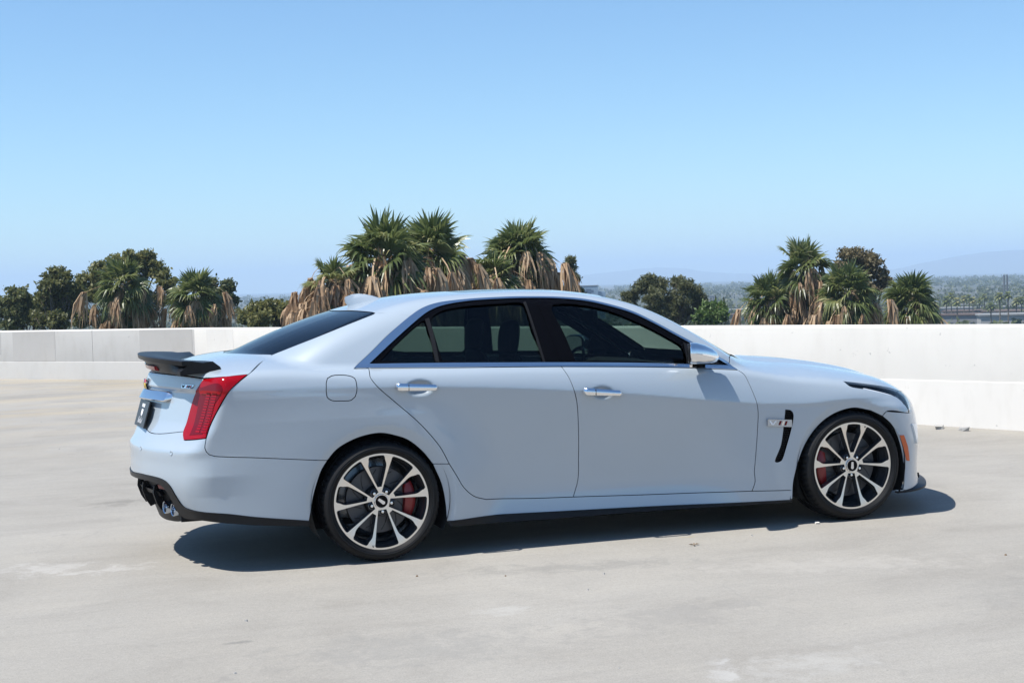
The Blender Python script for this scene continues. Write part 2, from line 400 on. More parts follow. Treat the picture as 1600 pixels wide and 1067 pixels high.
# ---------------------------------------------------------------- roof deck, parapet and what lies beyond
GZ = -22.0
def concrete_mat():
    m, nt, b = material('deck_concrete')
    v = mapping(nt, (1, 1, 1)); vs_ = mapping(nt, (.8, 1.1, 1), (0, 0, rad(24)))
    big = noise_tex(nt, .32, 5, .6, v, .4); mid = noise_tex(nt, 1.5, 6, .65, vs_, .6); fine = noise_tex(nt, 34, 5, .75, v); grain = noise_tex(nt, 120, 4, .85, v)
    c = ramp(nt, big, [(.28, (.256, .238, .208)), (.52, (.299, .281, .250)), (.74, (.330, .312, .280))])
    c = mixc(nt, .55, c, ramp(nt, mid, [(.30, (.80, .79, .78)), (.48, (.98, .98, .98)), (.72, (1.12, 1.11, 1.09))]), 'MULTIPLY')
    c = mixc(nt, .55, c, ramp(nt, fine, [(.30, (.80, .80, .80)), (.55, (1.0, 1.0, 1.0)), (.75, (1.12, 1.12, 1.11))]), 'MULTIPLY')
    c = mixc(nt, .75, c, ramp(nt, grain, [(.30, (.70, .70, .70)), (.62, (1.16, 1.16, 1.15))]), 'MULTIPLY')
    # trowel sweeps and tyre-swept streaks
    st = noise_tex(nt, 2.2, 4, .6, mapping(nt, (.18, 3.2, 1), (0, 0, rad(20))), .8)
    c = mixc(nt, .14, c, ramp(nt, st, [(.36, (.80, .80, .80)), (.50, (1, 1, 1)), (.66, (1.13, 1.12, 1.10))]), 'MULTIPLY')
    # warmer, yellowish bands towards the far parapet
    gx = node(nt, 'ShaderNodeSeparateXYZ'); nt.links.new(v, gx.inputs[0])
    far = node(nt, 'ShaderNodeMapRange'); far.inputs[1].default_value = 4; far.inputs[2].default_value = 14; nt.links.new(gx.outputs[1], far.inputs[0])
    wb = noise_tex(nt, .9, 4, .6, mapping(nt, (.35, 1.6, 1), (0, 0, rad(-20))), .5)
    k = node(nt, 'ShaderNodeMath', operation='MULTIPLY'); nt.links.new(far.outputs[0], k.inputs[0]); nt.links.new(ramp(nt, wb, [(.45, 0.0), (.75, .5)]), k.inputs[1])
    c = mixc(nt, k.outputs[0], c, (.47, .37, .22))
    # local scuffs and stains: (x, y, rx, ry, turn, colour, amount), broken up by a coarse noise
    brk = noise_tex(nt, 7.5, 6, .72, v, .5)
    bk = node(nt, 'ShaderNodeMath', operation='MULTIPLY_ADD'); nt.links.new(brk, bk.inputs[0]); bk.inputs[1].default_value = 4.2; bk.inputs[2].default_value = -1.75
    for (x, y, rx, ry, rt, col, amt) in ((-1.75, -.26, .34, .20, -30, (.50, .48, .45), .42), (-1.36, -.42, .26, .13, 20, (.50, .48, .45), .36), (.23, -2.28, .16, .09, 10, (.48, .47, .44), .35), (-.95, -2.36, .10, .035, 5, (.16, .155, .145), .6),
                                         (.70, -3.60, .07, .26, -20, (.50, .49, .47), .35), (.95, -1.50, .9, .16, -12, (.20, .195, .18), .40), (2.15, -2.0, 1.0, .22, -16, (.45, .42, .375), .35), (1.05, -3.62, .40, .20, 10, (.48, .47, .44), .28),
                                         (-1.25, 2.15, .30, .20, 20, (.16, .15, .13), .5), (-.3, -2.75, .7, .35, -8, (.22, .215, .20), .35), (.9, -2.7, .6, .3, 12, (.22, .21, .195), .35), (1.79, -.95, .06, .02, -14, (.42, .31, .07), .7), (-.9, -3.2, .5, .4, 0, (.24, .225, .20), .3), (2.6, -2.9, .6, .3, 30, (.23, .22, .20), .3)):
        mp = mapping(nt); mpn = nt.nodes[-1]
        mpn.vector_type = 'TEXTURE'; mpn.inputs['Location'].default_value = (x, y, 0); mpn.inputs['Rotation'].default_value = (0, 0, rad(rt)); mpn.inputs['Scale'].default_value = (rx, ry, 1)
        g = node(nt, 'ShaderNodeVectorMath', operation='LENGTH'); nt.links.new(mp, g.inputs[0])
        ad = node(nt, 'ShaderNodeMath', operation='ADD'); nt.links.new(bk.outputs[0], ad.inputs[0]); nt.links.new(g.outputs['Value'], ad.inputs[1])
        md = node(nt, 'ShaderNodeMath', operation='MULTIPLY'); nt.links.new(ad.outputs[0], md.inputs[0]); md.inputs[1].default_value = .5
        c = mixc(nt, ramp(nt, md.outputs[0], [(.18, amt), (.70, 0.0)], 'EASE'), c, tuple(.88*q for q in col))
    # scattered drip spots and pits
    sp_ = noise_tex(nt, 5.0, 3, .5, v); c = mixc(nt, ramp(nt, sp_, [(.70, 0.0), (.76, .35)]), c, (.19, .18, .165))
    pt = noise_tex(nt, 26, 2, .5, v); c = mixc(nt, ramp(nt, pt, [(.73, 0.0), (.79, .5)]), c, (.15, .145, .135))
    # hairline cracks
    vo = node(nt, 'ShaderNodeTexVoronoi', Scale=.33); vo.feature = 'DISTANCE_TO_EDGE'
    wv = mixc(nt, .10, (0, 0, 0), (0, 0, 0)); dn = node(nt, 'ShaderNodeTexNoise', Scale=1.6, Detail=6)
    vadd = node(nt, 'ShaderNodeVectorMath', operation='MULTIPLY_ADD'); nt.links.new(v, dn.inputs['Vector']); nt.links.new(dn.outputs['Color'], vadd.inputs[0]); vadd.inputs[1].default_value = (.7, .7, 0); nt.links.new(v, vadd.inputs[2]); nt.links.new(vadd.outputs[0], vo.inputs['Vector'])
    ck = ramp(nt, vo.outputs['Distance'], [(.0, .22), (.0018, 0.0)])
    ckm = node(nt, 'ShaderNodeMath', operation='MULTIPLY'); nt.links.new(ck, ckm.inputs[0]); nt.links.new(ramp(nt, big, [(.45, 0.0), (.6, .8)]), ckm.inputs[1])
    c = mixc(nt, ckm.outputs[0], c, (.16, .155, .145))
    nt.links.new(c, b.inputs['Base Color']); b.inputs['Roughness'].default_value = .82; b.inputs['Specular IOR Level'].default_value = .3
    h = node(nt, 'ShaderNodeMath', operation='ADD'); nt.links.new(fine, h.inputs[0]); nt.links.new(grain, h.inputs[1]); bump(nt, b, h.outputs[0], .22, .006)
    return m
def wallpaint_mat(name, col, dirt=.5):
    m, nt, b = material(name); v = mapping(nt, (1, 1, 1))
    n1 = noise_tex(nt, .8, 5, .6, v, .3); n2 = noise_tex(nt, 7, 6, .7, mapping(nt, (1, 1, .35))); n3 = noise_tex(nt, 3.1, 8, .75, v, .2)
    c = ramp(nt, n1, [(.3, tuple(x*.93 for x in col)), (.7, col)])
    c = mixc(nt, dirt, c, ramp(nt, n2, [(.28, (.86, .85, .83)), (.5, (1, 1, 1))]), 'MULTIPLY')
    c = mixc(nt, ramp(nt, n3, [(.655, 0.0), (.70, .55)]), c, (.42, .40, .37))
    n4 = noise_tex(nt, 2.0, 5, .6, mapping(nt, (1.3, 1.3, .16)), .3); c = mixc(nt, ramp(nt, n4, [(.58, 0.0), (.74, .16)]), c, (.52, .48, .43))
    n5 = noise_tex(nt, 11, 3, .6, v); c = mixc(nt, ramp(nt, n5, [(.70, 0.0), (.745, .7)]), c, (.30, .29, .28))
    nt.links.new(c, b.inputs['Base Color']); b.inputs['Roughness'].default_value = .75; bump(nt, b, n2, .15, .008); return m
DECK = concrete_mat(); WALLW = wallpaint_mat('white_wall_paint', (.73, .70, .645), .28); WALLG = wallpaint_mat('greyed_wall_paint', (.575, .555, .52), .6)
WALLK = wallpaint_mat('white_kerb_paint', (.69, .66, .61), .4); WALLP = wallpaint_mat('cream_patch_paint', (.66, .635, .59), .3); PATCH = wallpaint_mat('grey_patch_paint', (.475, .455, .425), .6); KERBP = wallpaint_mat('kerb_paint', (.55, .53, .495), .5); CONC = wallpaint_mat('bare_concrete', (.36, .35, .33), .8)
A_, C_, B_ = Vector((-25.0, 41.2, 0)), Vector((.48, 16.40, 0)), Vector((12.7, -10.7, 0))
deck_poly = [(-45, -45), (28.1, -45), (12.7+.5, -10.7), (C_.x+.5, C_.y+.3), (-24.6, 41.8), (-45, 41.8)]
V = [(x, y, 0) for x, y in deck_poly] + [(x, y, -.5) for x, y in deck_poly]; n = 6
deck_o = mesh('roof_deck', V, [tuple(range(n)), tuple(range(2*n-1, n-1, -1))] + [(i, i+n, (i+1) % n + n, (i+1) % n) for i in range(n)], DECK, None, None, False); tag(deck_o, kind='structure')
V = [(x*.995, y*.995, -.52) for x, y in deck_poly] + [(x*.995, y*.995, GZ-1) for x, y in deck_poly]
pb = mesh('parking_building', V, [tuple(range(n)), tuple(range(2*n-1, n-1, -1))] + [(i, i+n, (i+1) % n + n, (i+1) % n) for i in range(n)], CONC, None, None, False); tag(pb, kind='structure')
def parapet(name, p, q, zt0, zt1, zm0, zm1, mat, kmat, label, steps, patches=(), inner=-1):
    root = empty(name, tuple(p)); tag(root, label, 'wall')
    d = (q - p); L = d.length; d.normalize(); nn = Vector((d.y, -d.x, 0))*inner          # towards the deck
    def sec(t, prof): 
        o = d*(L*t); zt = zt0 + (zt1-zt0)*t; zm = zm0 + (zm1-zm0)*t
        return [tuple(o + nn*a + Vector((0, 0, {'t': zt, 'm': zm}.get(k, 0) + dz))) for a, k, dz in prof]
    K = [(-.088, 'b', -.02), (-.088, 'b', .012), (-.1065, 'm', -.005), (-.1105, 'm', 0), (-.15, 'm', .0), (-.15, 'b', -.02)]
    W = [(-.112, 'm', -.05), (-.112, 't', -.02), (-.125, 't', -.004), (-.135, 't', 0), (-.315, 't', 0), (-.33, 't', -.012), (-.33, 'b', -.02), (-.2, 'b', -.02)]
    mb = MB(); mb.loft([sec(t, K) for t in np.linspace(0, 1, 5)]); k = mb.build('kerb', kmat, root, auto=25)
    ts = [0] + list(steps) + [1]
    for i in range(len(ts)-1):
        g = .004/L; mb = MB(); mb.loft([sec(t, W) for t in np.linspace(ts[i]+g, ts[i+1]-g, 4)]); mb.build('wall_panel', mat, root, auto=25)
    mb = MB(); mb.loft([sec(t, [(-.14, 'm', -.06), (-.14, 't', -.03), (-.3, 't', -.03), (-.3, 'b', -.02)]) for t in (0.001, .999)]); mb.build('wall_core', CONC, root, False)
    for t0, t1, z0, z1, m in patches:
        mb = MB(); zt = lambda t: zt0 + (zt1-zt0)*t; zm = lambda t: zm0 + (zm1-zm0)*t; rows = []
        for t in (t0, t1):
            o = d*(L*t); a, b = zm(t) + (zt(t)-zm(t))*z0, zm(t) + (zt(t)-zm(t))*z1
            rows.append([tuple(o + nn*(-.1125) + Vector((0, 0, a))), tuple(o + nn*(-.1095) + Vector((0, 0, a))), tuple(o + nn*(-.1095) + Vector((0, 0, b))), tuple(o + nn*(-.1125) + Vector((0, 0, b)))])
        mb.loft(rows); mb.build('paint_patch', m, root, False)
    return root, d, nn, L
pl_, dl, nl, Ll = parapet('parapet_wall', A_, C_, .90, .892, .33, .315, WALLG, KERBP, 'greyish left stretch of the low parapet wall with repainted patches, behind the boot', [.3, .6, .86, .935],
        [(.8806, .910, .02, .96, PATCH), (.9657, .9985, .02, .97, PATCH), (.845, .872, .25, .95, PATCH)], 1)
pr_, dr_, nr_, Lr = parapet('parapet_wall', C_ + Vector((-.055, .10, 0)), B_, .892, 1.06, .315, .57, WALLW, WALLK, 'bright white long parapet wall running behind the car to the right edge', [.10, .30, .52, .74], [(.016, .045, .03, .97, WALLP)], 1)
def on_wall(t, h, out): return pr_.location + dr_*(Lr*t) + nr_*(-.112+out) + Vector((0, 0, h))
# small hatch plate with its two bolts on the white wall
for nm, t0, w, h0, h1, m, o_ in (('hatch_plate', .352, .010, .55, .72, WALLW, .006),):
    mb = MB(); a = [on_wall(t0, h0, -.004), on_wall(t0+w, h0, -.004), on_wall(t0+w, h1, -.004), on_wall(t0, h1, -.004)]; b = [on_wall(t0, h0, o_), on_wall(t0+w, h0, o_), on_wall(t0+w, h1, o_), on_wall(t0, h1, o_)]
    mb.loft([[tuple(v - pr_.location) for v in a], [tuple(v - pr_.location) for v in b]]); mb.build(nm, WALLW, pr_, False)
# ---- ground, far town, hills
def ground_mat():
    m, nt, b = material('town_ground'); v = mapping(nt, (1, 1, 1)); n1 = noise_tex(nt, .012, 6, .65, v, .3); n2 = noise_tex(nt, .12, 4, .6, v)
    c = ramp(nt, n1, [(.35, (.035, .046, .022)), (.5, (.065, .068, .045)), (.62, (.12, .115, .10)), (.75, (.045, .055, .028))]); c = mixc(nt, .5, c, ramp(nt, n2, [(.3, (.6, .6, .6)), (.7, (1.2, 1.2, 1.2))]), 'MULTIPLY')
    nt.links.new(c, b.inputs['Base Color']); b.inputs['Roughness'].default_value = .95; return m
R_G = 15500
mb = MB(); mb.add([(0, 0, GZ)] + [(R_G*math.cos(2*math.pi*i/96), R_G*math.sin(2*math.pi*i/96), GZ) for i in range(96)], [(0, 1+i, 1+(i+1) % 96) for i in range(96)])
g = mb.build('ground', ground_mat(), None, False); tag(g, kind='structure')
HILL = pbr('dry_hills', (.11, .105, .075), .95)
def ridge(name, pts, depth):
    """pts = [(x, y, crest height)] along the ridge"""
    xs = spl([(i, p[0]) for i, p in enumerate(pts)]); ys = spl([(i, p[1]) for i, p in enumerate(pts)]); zs = spl([(i, p[2]) for i, p in enumerate(pts)])
    secs = []; V = []; F = []; n = 120
    for i in range(n):
        u = (len(pts)-1)*i/(n-1); x, y, z = float(xs(u)), float(ys(u)), float(zs(u)); d = Vector((x, y, 0)).normalized()
        z += 9*(mnoise.noise(Vector((u*2.3, 3.1, depth))) + .5*mnoise.noise(Vector((u*6.1, .7, depth))))
        for k, (o, f) in enumerate(((-depth, 0), (-depth*.6, .38), (-depth*.28, .78), (0, 1), (depth*.5, .6), (depth, 0))):
            w = 60*mnoise.noise(Vector((u*5, k*1.7, 1)))
            V.append((x + d.x*(o+w), y + d.y*(o+w), GZ + (z-GZ)*f*(1 + .12*mnoise.noise(Vector((u*9, k*2.0, 5)))*(f < 1))))
    for i in range(n-1):
        for k in range(5): F.append((i*6+k, i*6+k+1, (i+1)*6+k+1, (i+1)*6+k))
    o = mesh(name, V, F, HILL); tag(o, kind='structure')
ridge('hills', [(x*1.75, y*1.75, (z-1.5)*1.75+1.5) for x, y, z in ((3300, 6150, -10), (3735, 5910, 14), (4026, 5716, 74), (4254, 5549, 90), (4470, 5378, 84), (4900, 4950, 60), (5400, 4300, 70))], 1000)
ridge('far_hills', [(x*1.85, y*1.85, (z-1.5)*1.85+1.5) for x, y, z in ((1200, 7300, 0), (2000, 7050, 10), (2450, 6750, 30), (2882, 6570, 62), (3160, 6437, 26), (3600, 6100, 16), (4100, 6000, 10))], 900)
# outlines on the body, metres: side = (x, z); r_ = (arc round the tail, z); f_ = (arc round the nose, z)
O = {
'rdoor': [(-0.032,1.053), (-0.042,1.013), (-0.014,0.965), (0.083,0.873), (0.197,0.769), (0.276,0.683), (0.337,0.602), (0.383,0.512)],
'rdoor2': [(0.383,0.512), (0.422,0.447), (0.466,0.373), (0.529,0.318), (0.608,0.290)],
'bseam': [(1.076,1.014), (1.104,0.952), (1.122,0.892), (1.146,0.804), (1.164,0.632), (1.170,0.486), (1.169,0.355), (1.138,0.261)],
'fdoor': [(2.184,0.943), (2.213,0.920), (2.239,0.849), (2.270,0.742), (2.278,0.688), (2.277,0.612), (2.273,0.524), (2.264,0.402), (2.259,0.333), (2.264,0.279), (2.243,0.223)],
'belt1': [(-0.032,1.053), (0.194,1.045), (0.411,1.037), (0.744,1.026), (1.076,1.014)],
'belt2': [(1.076,1.014), (1.558,0.991), (1.818,0.974), (2.049,0.955), (2.184,0.943)],
'db1': [(0.608,0.290), (0.875,0.272), (1.138,0.261)],
'db2': [(1.138,0.261), (1.690,0.238), (2.243,0.223)],
'db3': [(2.243,0.223), (2.502,0.212)],
'qseam': [(-0.920,0.726), (-0.929,0.675), (-0.922,0.655), (-0.908,0.640), (-0.882,0.631), (-0.669,0.612), (-0.290,0.574)],
'tl_right': [(-0.690,1.053), (-0.759,1.005), (-0.797,0.969), (-0.856,0.872), (-0.898,0.787), (-0.920,0.726)],
'trunkseam': [(-0.690,1.053), (-0.676,1.062), (-0.598,1.105), (-0.515,1.138)],
'bl_side': [(-0.515,1.138), (-0.326,1.210), (-0.111,1.288), (0.067,1.348)],
'chrome_out': [(-0.113,1.055), (-0.013,1.131), (0.110,1.230), (0.250,1.326), (0.331,1.368), (0.422,1.393), (0.598,1.409), (0.817,1.415), (0.957,1.414), (1.176,1.404), (1.323,1.387), (1.458,1.354), (1.597,1.306), (1.729,1.235), (1.830,1.175), (1.955,1.102), (2.075,1.029), (2.145,0.988), (2.183,0.946)],
'chrome_in': [(-0.023,1.076), (0.093,1.166), (0.225,1.263), (0.320,1.327), (0.370,1.353), (0.444,1.377), (0.591,1.397), (0.812,1.405), (1.031,1.403), (1.171,1.395), (1.317,1.377), (1.453,1.343), (1.593,1.295), (1.726,1.224), (1.827,1.163), (1.951,1.089), (2.073,1.016), (2.146,0.971)],
'chrome_in_bot': [(2.145,0.970), (2.061,0.975), (1.826,0.993), (1.564,1.012), (1.077,1.036), (0.751,1.049), (0.418,1.062), (0.201,1.069), (-0.023,1.075)],
'rk_bot': [(0.364,0.192), (0.603,0.197), (1.029,0.187), (1.497,0.176), (1.980,0.163), (2.497,0.153)],
'sk_bot': [(0.383,0.165), (0.794,0.152), (1.493,0.149), (1.978,0.145), (2.497,0.141)],
'vent': [(2.455,0.700), (2.493,0.692), (2.508,0.672), (2.508,0.634), (2.468,0.490), (2.430,0.393), (2.413,0.386), (2.389,0.389), (2.427,0.491), (2.447,0.626)],
'badge': [(2.334,0.651), (2.493,0.637), (2.493,0.594), (2.335,0.609)],
'fuel': [(-0.284,0.991), (-0.275,1.014), (-0.250,1.026), (-0.208,1.028), (-0.157,1.022), (-0.128,1.008), (-0.121,0.977), (-0.122,0.936), (-0.132,0.909), (-0.153,0.892), (-0.209,0.891), (-0.260,0.896), (-0.284,0.916), (-0.287,0.944)],
'qpane': [(0.040,1.092), (0.113,1.152), (0.197,1.218), (0.272,1.272), (0.318,1.299), (0.328,1.297), (0.333,1.245), (0.348,1.079)],
'rpane': [(0.388,1.078), (0.376,1.159), (0.364,1.297), (0.378,1.320), (0.437,1.350), (0.555,1.370), (0.768,1.380), (0.912,1.383), (0.929,1.377), (0.945,1.226), (0.965,1.053)],
'fpane': [(1.168,1.044), (1.134,1.201), (1.095,1.342), (1.109,1.362), (1.215,1.366), (1.329,1.349), (1.440,1.319), (1.621,1.238), (1.801,1.134), (1.857,1.091), (1.858,0.999), (1.565,1.023)],
'qdiv': [(0.332,1.306), (0.354,1.312), (0.364,1.212), (0.369,1.068), (0.348,1.069), (0.341,1.206)],
'bp1': [(0.935,1.382), (0.948,1.384), (0.986,1.043), (0.973,1.044)],
'head_up': [(2.888,0.841), (3.055,0.816), (3.239,0.782), (3.345,0.753)],
'head_low': [(3.333,0.626), (3.309,0.668), (3.290,0.694), (3.250,0.727), (3.161,0.755), (3.032,0.788), (2.907,0.816), (2.888,0.841)],
'bumpseam': [(3.122,0.622), (3.142,0.650), (3.333,0.626)],
'arF': [(2.502,0.156), (2.510,0.272), (2.544,0.377), (2.604,0.496), (2.691,0.595), (2.795,0.659), (2.916,0.684), (3.039,0.661), (3.122,0.622), (3.181,0.571), (3.223,0.501), (3.258,0.400), (3.276,0.296), (3.276,0.237), (3.263,0.151)],
'arR': [(-0.394,0.242), (-0.386,0.310), (-0.373,0.378), (-0.350,0.453), (-0.323,0.524), (-0.290,0.574), (-0.242,0.627), (-0.168,0.669), (-0.086,0.695), (0.005,0.704), (0.084,0.686), (0.159,0.655), (0.238,0.588), (0.301,0.504), (0.343,0.396), (0.361,0.288), (0.364,0.189)],
'apil_end': [(2.134,1.001), (2.163,0.982), (2.184,0.943)],
'handles': [(0.088,0.953), (0.232,0.940), (0.332,0.934), (1.175,0.873), (1.307,0.860), (1.416,0.846)],
'r_tl_right': [(1.000,1.053), (0.959,1.005), (0.932,0.969), (0.878,0.872), (0.838,0.787), (0.824,0.726)],
'r_tl_bot': [(0.824,0.726), (0.753,0.716), (0.666,0.707)],
'r_tl_left': [(0.666,0.707), (0.638,0.747), (0.645,0.808), (0.683,0.939), (0.732,1.003), (0.761,1.032)],
'r_tl_top': [(0.761,1.032), (0.840,1.041), (0.893,1.046), (0.950,1.050), (1.000,1.053)],
'r_qseam': [(0.824,0.726), (0.818,0.675), (0.824,0.655), (0.834,0.640), (0.854,0.631), (1.031,0.612), (1.397,0.574)],
'r_blk_top': [(0.112,0.488), (0.323,0.498), (0.537,0.488), (0.587,0.461), (0.622,0.405), (0.656,0.353), (0.717,0.337), (0.878,0.321), (1.017,0.294), (1.279,0.250)],
'r_blk_bot': [(0.582,0.293), (0.640,0.287), (0.779,0.291), (1.016,0.256), (1.278,0.223)],
'r_trunkbump': [(0.042,0.746), (0.128,0.750), (0.275,0.724), (0.397,0.724), (0.644,0.751)],
'r_crease': [(0.062,0.952), (0.450,0.963), (0.694,0.963)],
'r_vbadge': [(0.559,0.992), (0.690,0.993), (0.663,0.975), (0.563,0.975)],
'r_sens': [(0.609,0.646), (0.287,0.630)],
'r_arR': [(1.288,0.242), (1.295,0.310), (1.309,0.378), (1.333,0.453), (1.362,0.524), (1.397,0.574)],
'f_bumpseam': [(1.261,0.622), (1.244,0.650), (1.046,0.626)],
'f_head_front': [(1.046,0.626), (0.972,0.639), (0.950,0.677), (0.913,0.709), (0.923,0.729), (0.974,0.753)],
'f_head_up': [(1.506,0.841), (1.320,0.816), (1.109,0.782), (0.974,0.753)],
'f_head_low': [(1.046,0.626), (1.069,0.668), (1.085,0.694), (1.122,0.727), (1.216,0.755), (1.351,0.788), (1.485,0.816), (1.506,0.841)],
'f_marker': [(1.145,0.498), (1.124,0.498), (1.092,0.422), (1.073,0.334), (1.096,0.339), (1.120,0.424)],
'f_arF': [(1.261,0.622), (1.202,0.571), (1.160,0.501), (1.126,0.400), (1.108,0.296), (1.109,0.237), (1.122,0.151)],
'f_sens': [(1.148,0.525)],
'f_drl': [(1.022,0.553), (0.945,0.541), (0.915,0.434), (0.965,0.436)],
'f_bot': [(1.143,0.152), (1.040,0.150)],
}
# ---------------------------------------------------------------- the car
def glass_mat(name, tint, rough=0.0, base=.04):
    m = bpy.data.materials.new(name); m.use_nodes = True; nt = m.node_tree; nt.nodes.clear()
    tr = node(nt, 'ShaderNodeBsdfTransparent', Color=(*tint, 1)); gl = node(nt, 'ShaderNodeBsdfGlossy', Roughness=rough)
    lw = node(nt, 'ShaderNodeLayerWeight', Blend=.5); p = node(nt, 'ShaderNodeMath', operation='POWER'); p.inputs[1].default_value = 5
    ma = node(nt, 'ShaderNodeMath', operation='MULTIPLY_ADD'); ma.inputs[1].default_value = 1-base; ma.inputs[2].default_value = base
    mx = nt.nodes.new('ShaderNodeMixShader'); out = nt.nodes.new('ShaderNodeOutputMaterial')
    nt.links.new(lw.outputs['Facing'], p.inputs[0]); nt.links.new(p.outputs[0], ma.inputs[0]); nt.links.new(ma.outputs[0], mx.inputs[0])
    nt.links.new(tr.outputs[0], mx.inputs[1]); nt.links.new(gl.outputs[0], mx.inputs[2]); nt.links.new(mx.outputs[0], out.inputs[0])
    return m
def paint_mat():
    m, nt, b = material('pale_silver_blue_paint')
    v = mapping(nt, (1, 1, 1)); n = noise_tex(nt, 1.2, 3, .5, v)
    nt.links.new(ramp(nt, n, [(.3, (.342, .396, .442)), (.7, (.354, .408, .454))]), b.inputs['Base Color'])
    b.inputs['Metallic'].default_value = .0; b.inputs['Roughness'].default_value = .38; b.inputs['Specular IOR Level'].default_value = .5
    b.inputs['Coat Weight'].default_value = 1; b.inputs['Coat Roughness'].default_value = .015; b.inputs['Coat IOR'].default_value = 1.72
    return m
PAINT = paint_mat()
CHROME = pbr('chrome_trim', (.80, .81, .83), .09, 1.0)
SATIN = pbr('satin_chrome', (.72, .73, .75), .16, 1.0)
GBLACK = pbr('gloss_black', (.003, .003, .004), .10, 0, 0, .07)
PLAST = pbr('black_plastic', (.010, .010, .011), .5, 0, 0, .2)
CARBON = pbr('dark_carbon', (.009, .009, .010), .40, 0, .0, .22)
DARK = pbr('dark_interior', (.010, .010, .011), .8)
LINER = pbr('black_liner', (.006, .006, .006), .9)
LEATH = pbr('black_leather', (.007, .007, .008), .7, 0, 0, .2)
RUBBER = pbr('tyre_rubber', (.0075, .0075, .008), .58, 0, 0, .25)
MACH = pbr('machined_alloy', (.78, .72, .645), .33, 1.0)
DALLOY = pbr('dark_painted_alloy', (.105, .112, .125), .24, .75, .5)
STEEL = pbr('brake_disc_steel', (.085, .085, .09), .42, .7)
CASTI = pbr('dark_hub_metal', (.03, .03, .032), .5, .5)
CALIP = pbr('red_caliper_paint', (.24, .012, .012), .40, 0, .2)
REDLENS = pbr('red_lens', (.28, .002, .007), .12, 0, 0, .25)
REDDEEP = pbr('deep_red_lens', (.13, .0015, .005), .16, 0, 0, .25)
AMBER = pbr('amber_lens', (.55, .085, .010), .2, 0, .8)
SIDEGL = glass_mat('tinted_side_glass', (.205, .275, .250), 0, .03)
REARGL = glass_mat('tinted_rear_glass', (.10, .13, .14), 0, .05)
WINDGL = glass_mat('windscreen_glass', (.66, .75, .70))
CLEARL = glass_mat('clear_lamp_lens', (.88, .90, .92), .02)
LAMPH = pbr('lamp_reflector', (.10, .12, .15), .25, .6); BADGE = pbr('badge_steel', (.42, .47, .54), .18, 1.0); BLUE = pbr('enamel_blue', (.02, .05, .30), .3); YEL = pbr('enamel_yellow', (.75, .48, .03), .3); REDE = pbr('enamel_red', (.5, .02, .02), .3)
WHITEP = pbr('white_print', (.8, .8, .8), .5)

car = empty('car'); tag(car, 'pale silver-blue luxury sports sedan with black boot spoiler, parked broadside on the roof deck', 'car')

def rev(l): return list(l)[::-1]
def to_chart(ch, P):
    if ch == 'side': return [(p[0], p[2]) for p in P]
    if ch == 'top': return [(p[0], p[1]) for p in P]
    if ch == 'rear': return [(.95*math.atan2(-p[1], R0-p[0]), p[2]) for p in P]
    return [(.95*math.atan2(-p[1], p[0]-F0), p[2]) for p in P]
def conv(l, a, b): return to_chart(b, surf(a, np.array(l))[0])
def mir(path): return [(-a, b) for a, b in path]            # arc charts: other half
def miry(path): return [(a, -b) for a, b in path]           # top chart: other half
def sym(path, m):
    """closed outline from a right-hand half path that starts and ends on the centre line"""
    p = loop(*path) if isinstance(path[0], list) else path
    q = rev(m(p)); 
    out = list(p)
    for s in q:
        if np.hypot(s[0]-out[-1][0], s[1]-out[-1][1]) > 1e-3: out.append(s)
    if np.hypot(out[-1][0]-out[0][0], out[-1][1]-out[0][1]) < 1e-3: out.pop()
    return out
def openloop(*segs, step=.015):
    out = []
    for s in segs:
        c = cr(s, step)
        if out and np.hypot(out[-1][0]-c[0][0], out[-1][1]-c[0][1]) < 2e-3: c = c[1:]
        out += c
    return out
def both(o, name, parent): return mirror_mesh(o, name, parent)

# --- quarter panel with C-pillar
rdoor_all = openloop(O['rdoor'], O['rdoor2'])
joint = [(.068, 1.348), (.130, 1.345), (.195, 1.338), (.251, 1.326)]
arR = O['arR']; iq = 2
arch_up = [p for p in arR if p[1] > .50 and p[0] > -.335]      # rear arch above the bumper seam
q_loop = loop(rev(O['qseam']), rev(O['tl_right']), O['trunkseam'], O['bl_side'], joint, rev(O['chrome_out'][:4]), [O['chrome_out'][0], (-.031, 1.053)],
              O['rdoor'], [O['rdoor'][-1], (.295, .515)], [(.295, .515)] + rev([p for p in arR if p[1] > .53 and p[0] > O['qseam'][-1][0] - .001]))
quarter = panel('quarter_panel', 'side', q_loop, PAINT, car, nogap=cr(joint), holes=[loop(O['fuel'] + [O['fuel'][0]])])
quarter2 = both(quarter, 'quarter_panel', car)
fuel = panel('fuel_door', 'side', loop(O['fuel'] + [O['fuel'][0]]), PAINT, quarter)
# --- doors and rocker
rear_door = panel('rear_door', 'side', loop(O['belt1'], O['bseam'], rev(O['db1']), rev(O['rdoor2']), rev(O['rdoor'])), PAINT, car, sp=.012)
front_door = panel('front_door', 'side', loop(O['belt2'], O['fdoor'], rev(O['db2']), rev(O['bseam'])), PAINT, car, sp=.012)
rear_door2 = both(rear_door, 'rear_door', car); front_door2 = both(front_door, 'front_door', car)
rocker = panel('rocker_panel', 'side', loop([(.295, .515), O['rdoor'][-1]], O['rdoor2'], O['db1'], O['db2'], O['db3'], [O['db3'][-1], (2.487, .160)], rev(O['rk_bot']),
               [O['rk_bot'][0]] + rev([p for p in arR if p[0] > .302 and .22 < p[1] < .5]) + [(.295, .515)]), PAINT, car)
both(rocker, 'rocker_panel', car)
skirt = panel('side_skirt', 'side', loop(O['rk_bot'], [O['rk_bot'][-1], O['sk_bot'][-1]], rev(O['sk_bot']), [O['sk_bot'][0], O['rk_bot'][0]]), CARBON, car, off=.006, gap=0, flange=.05)
both(skirt, 'side_skirt', car)
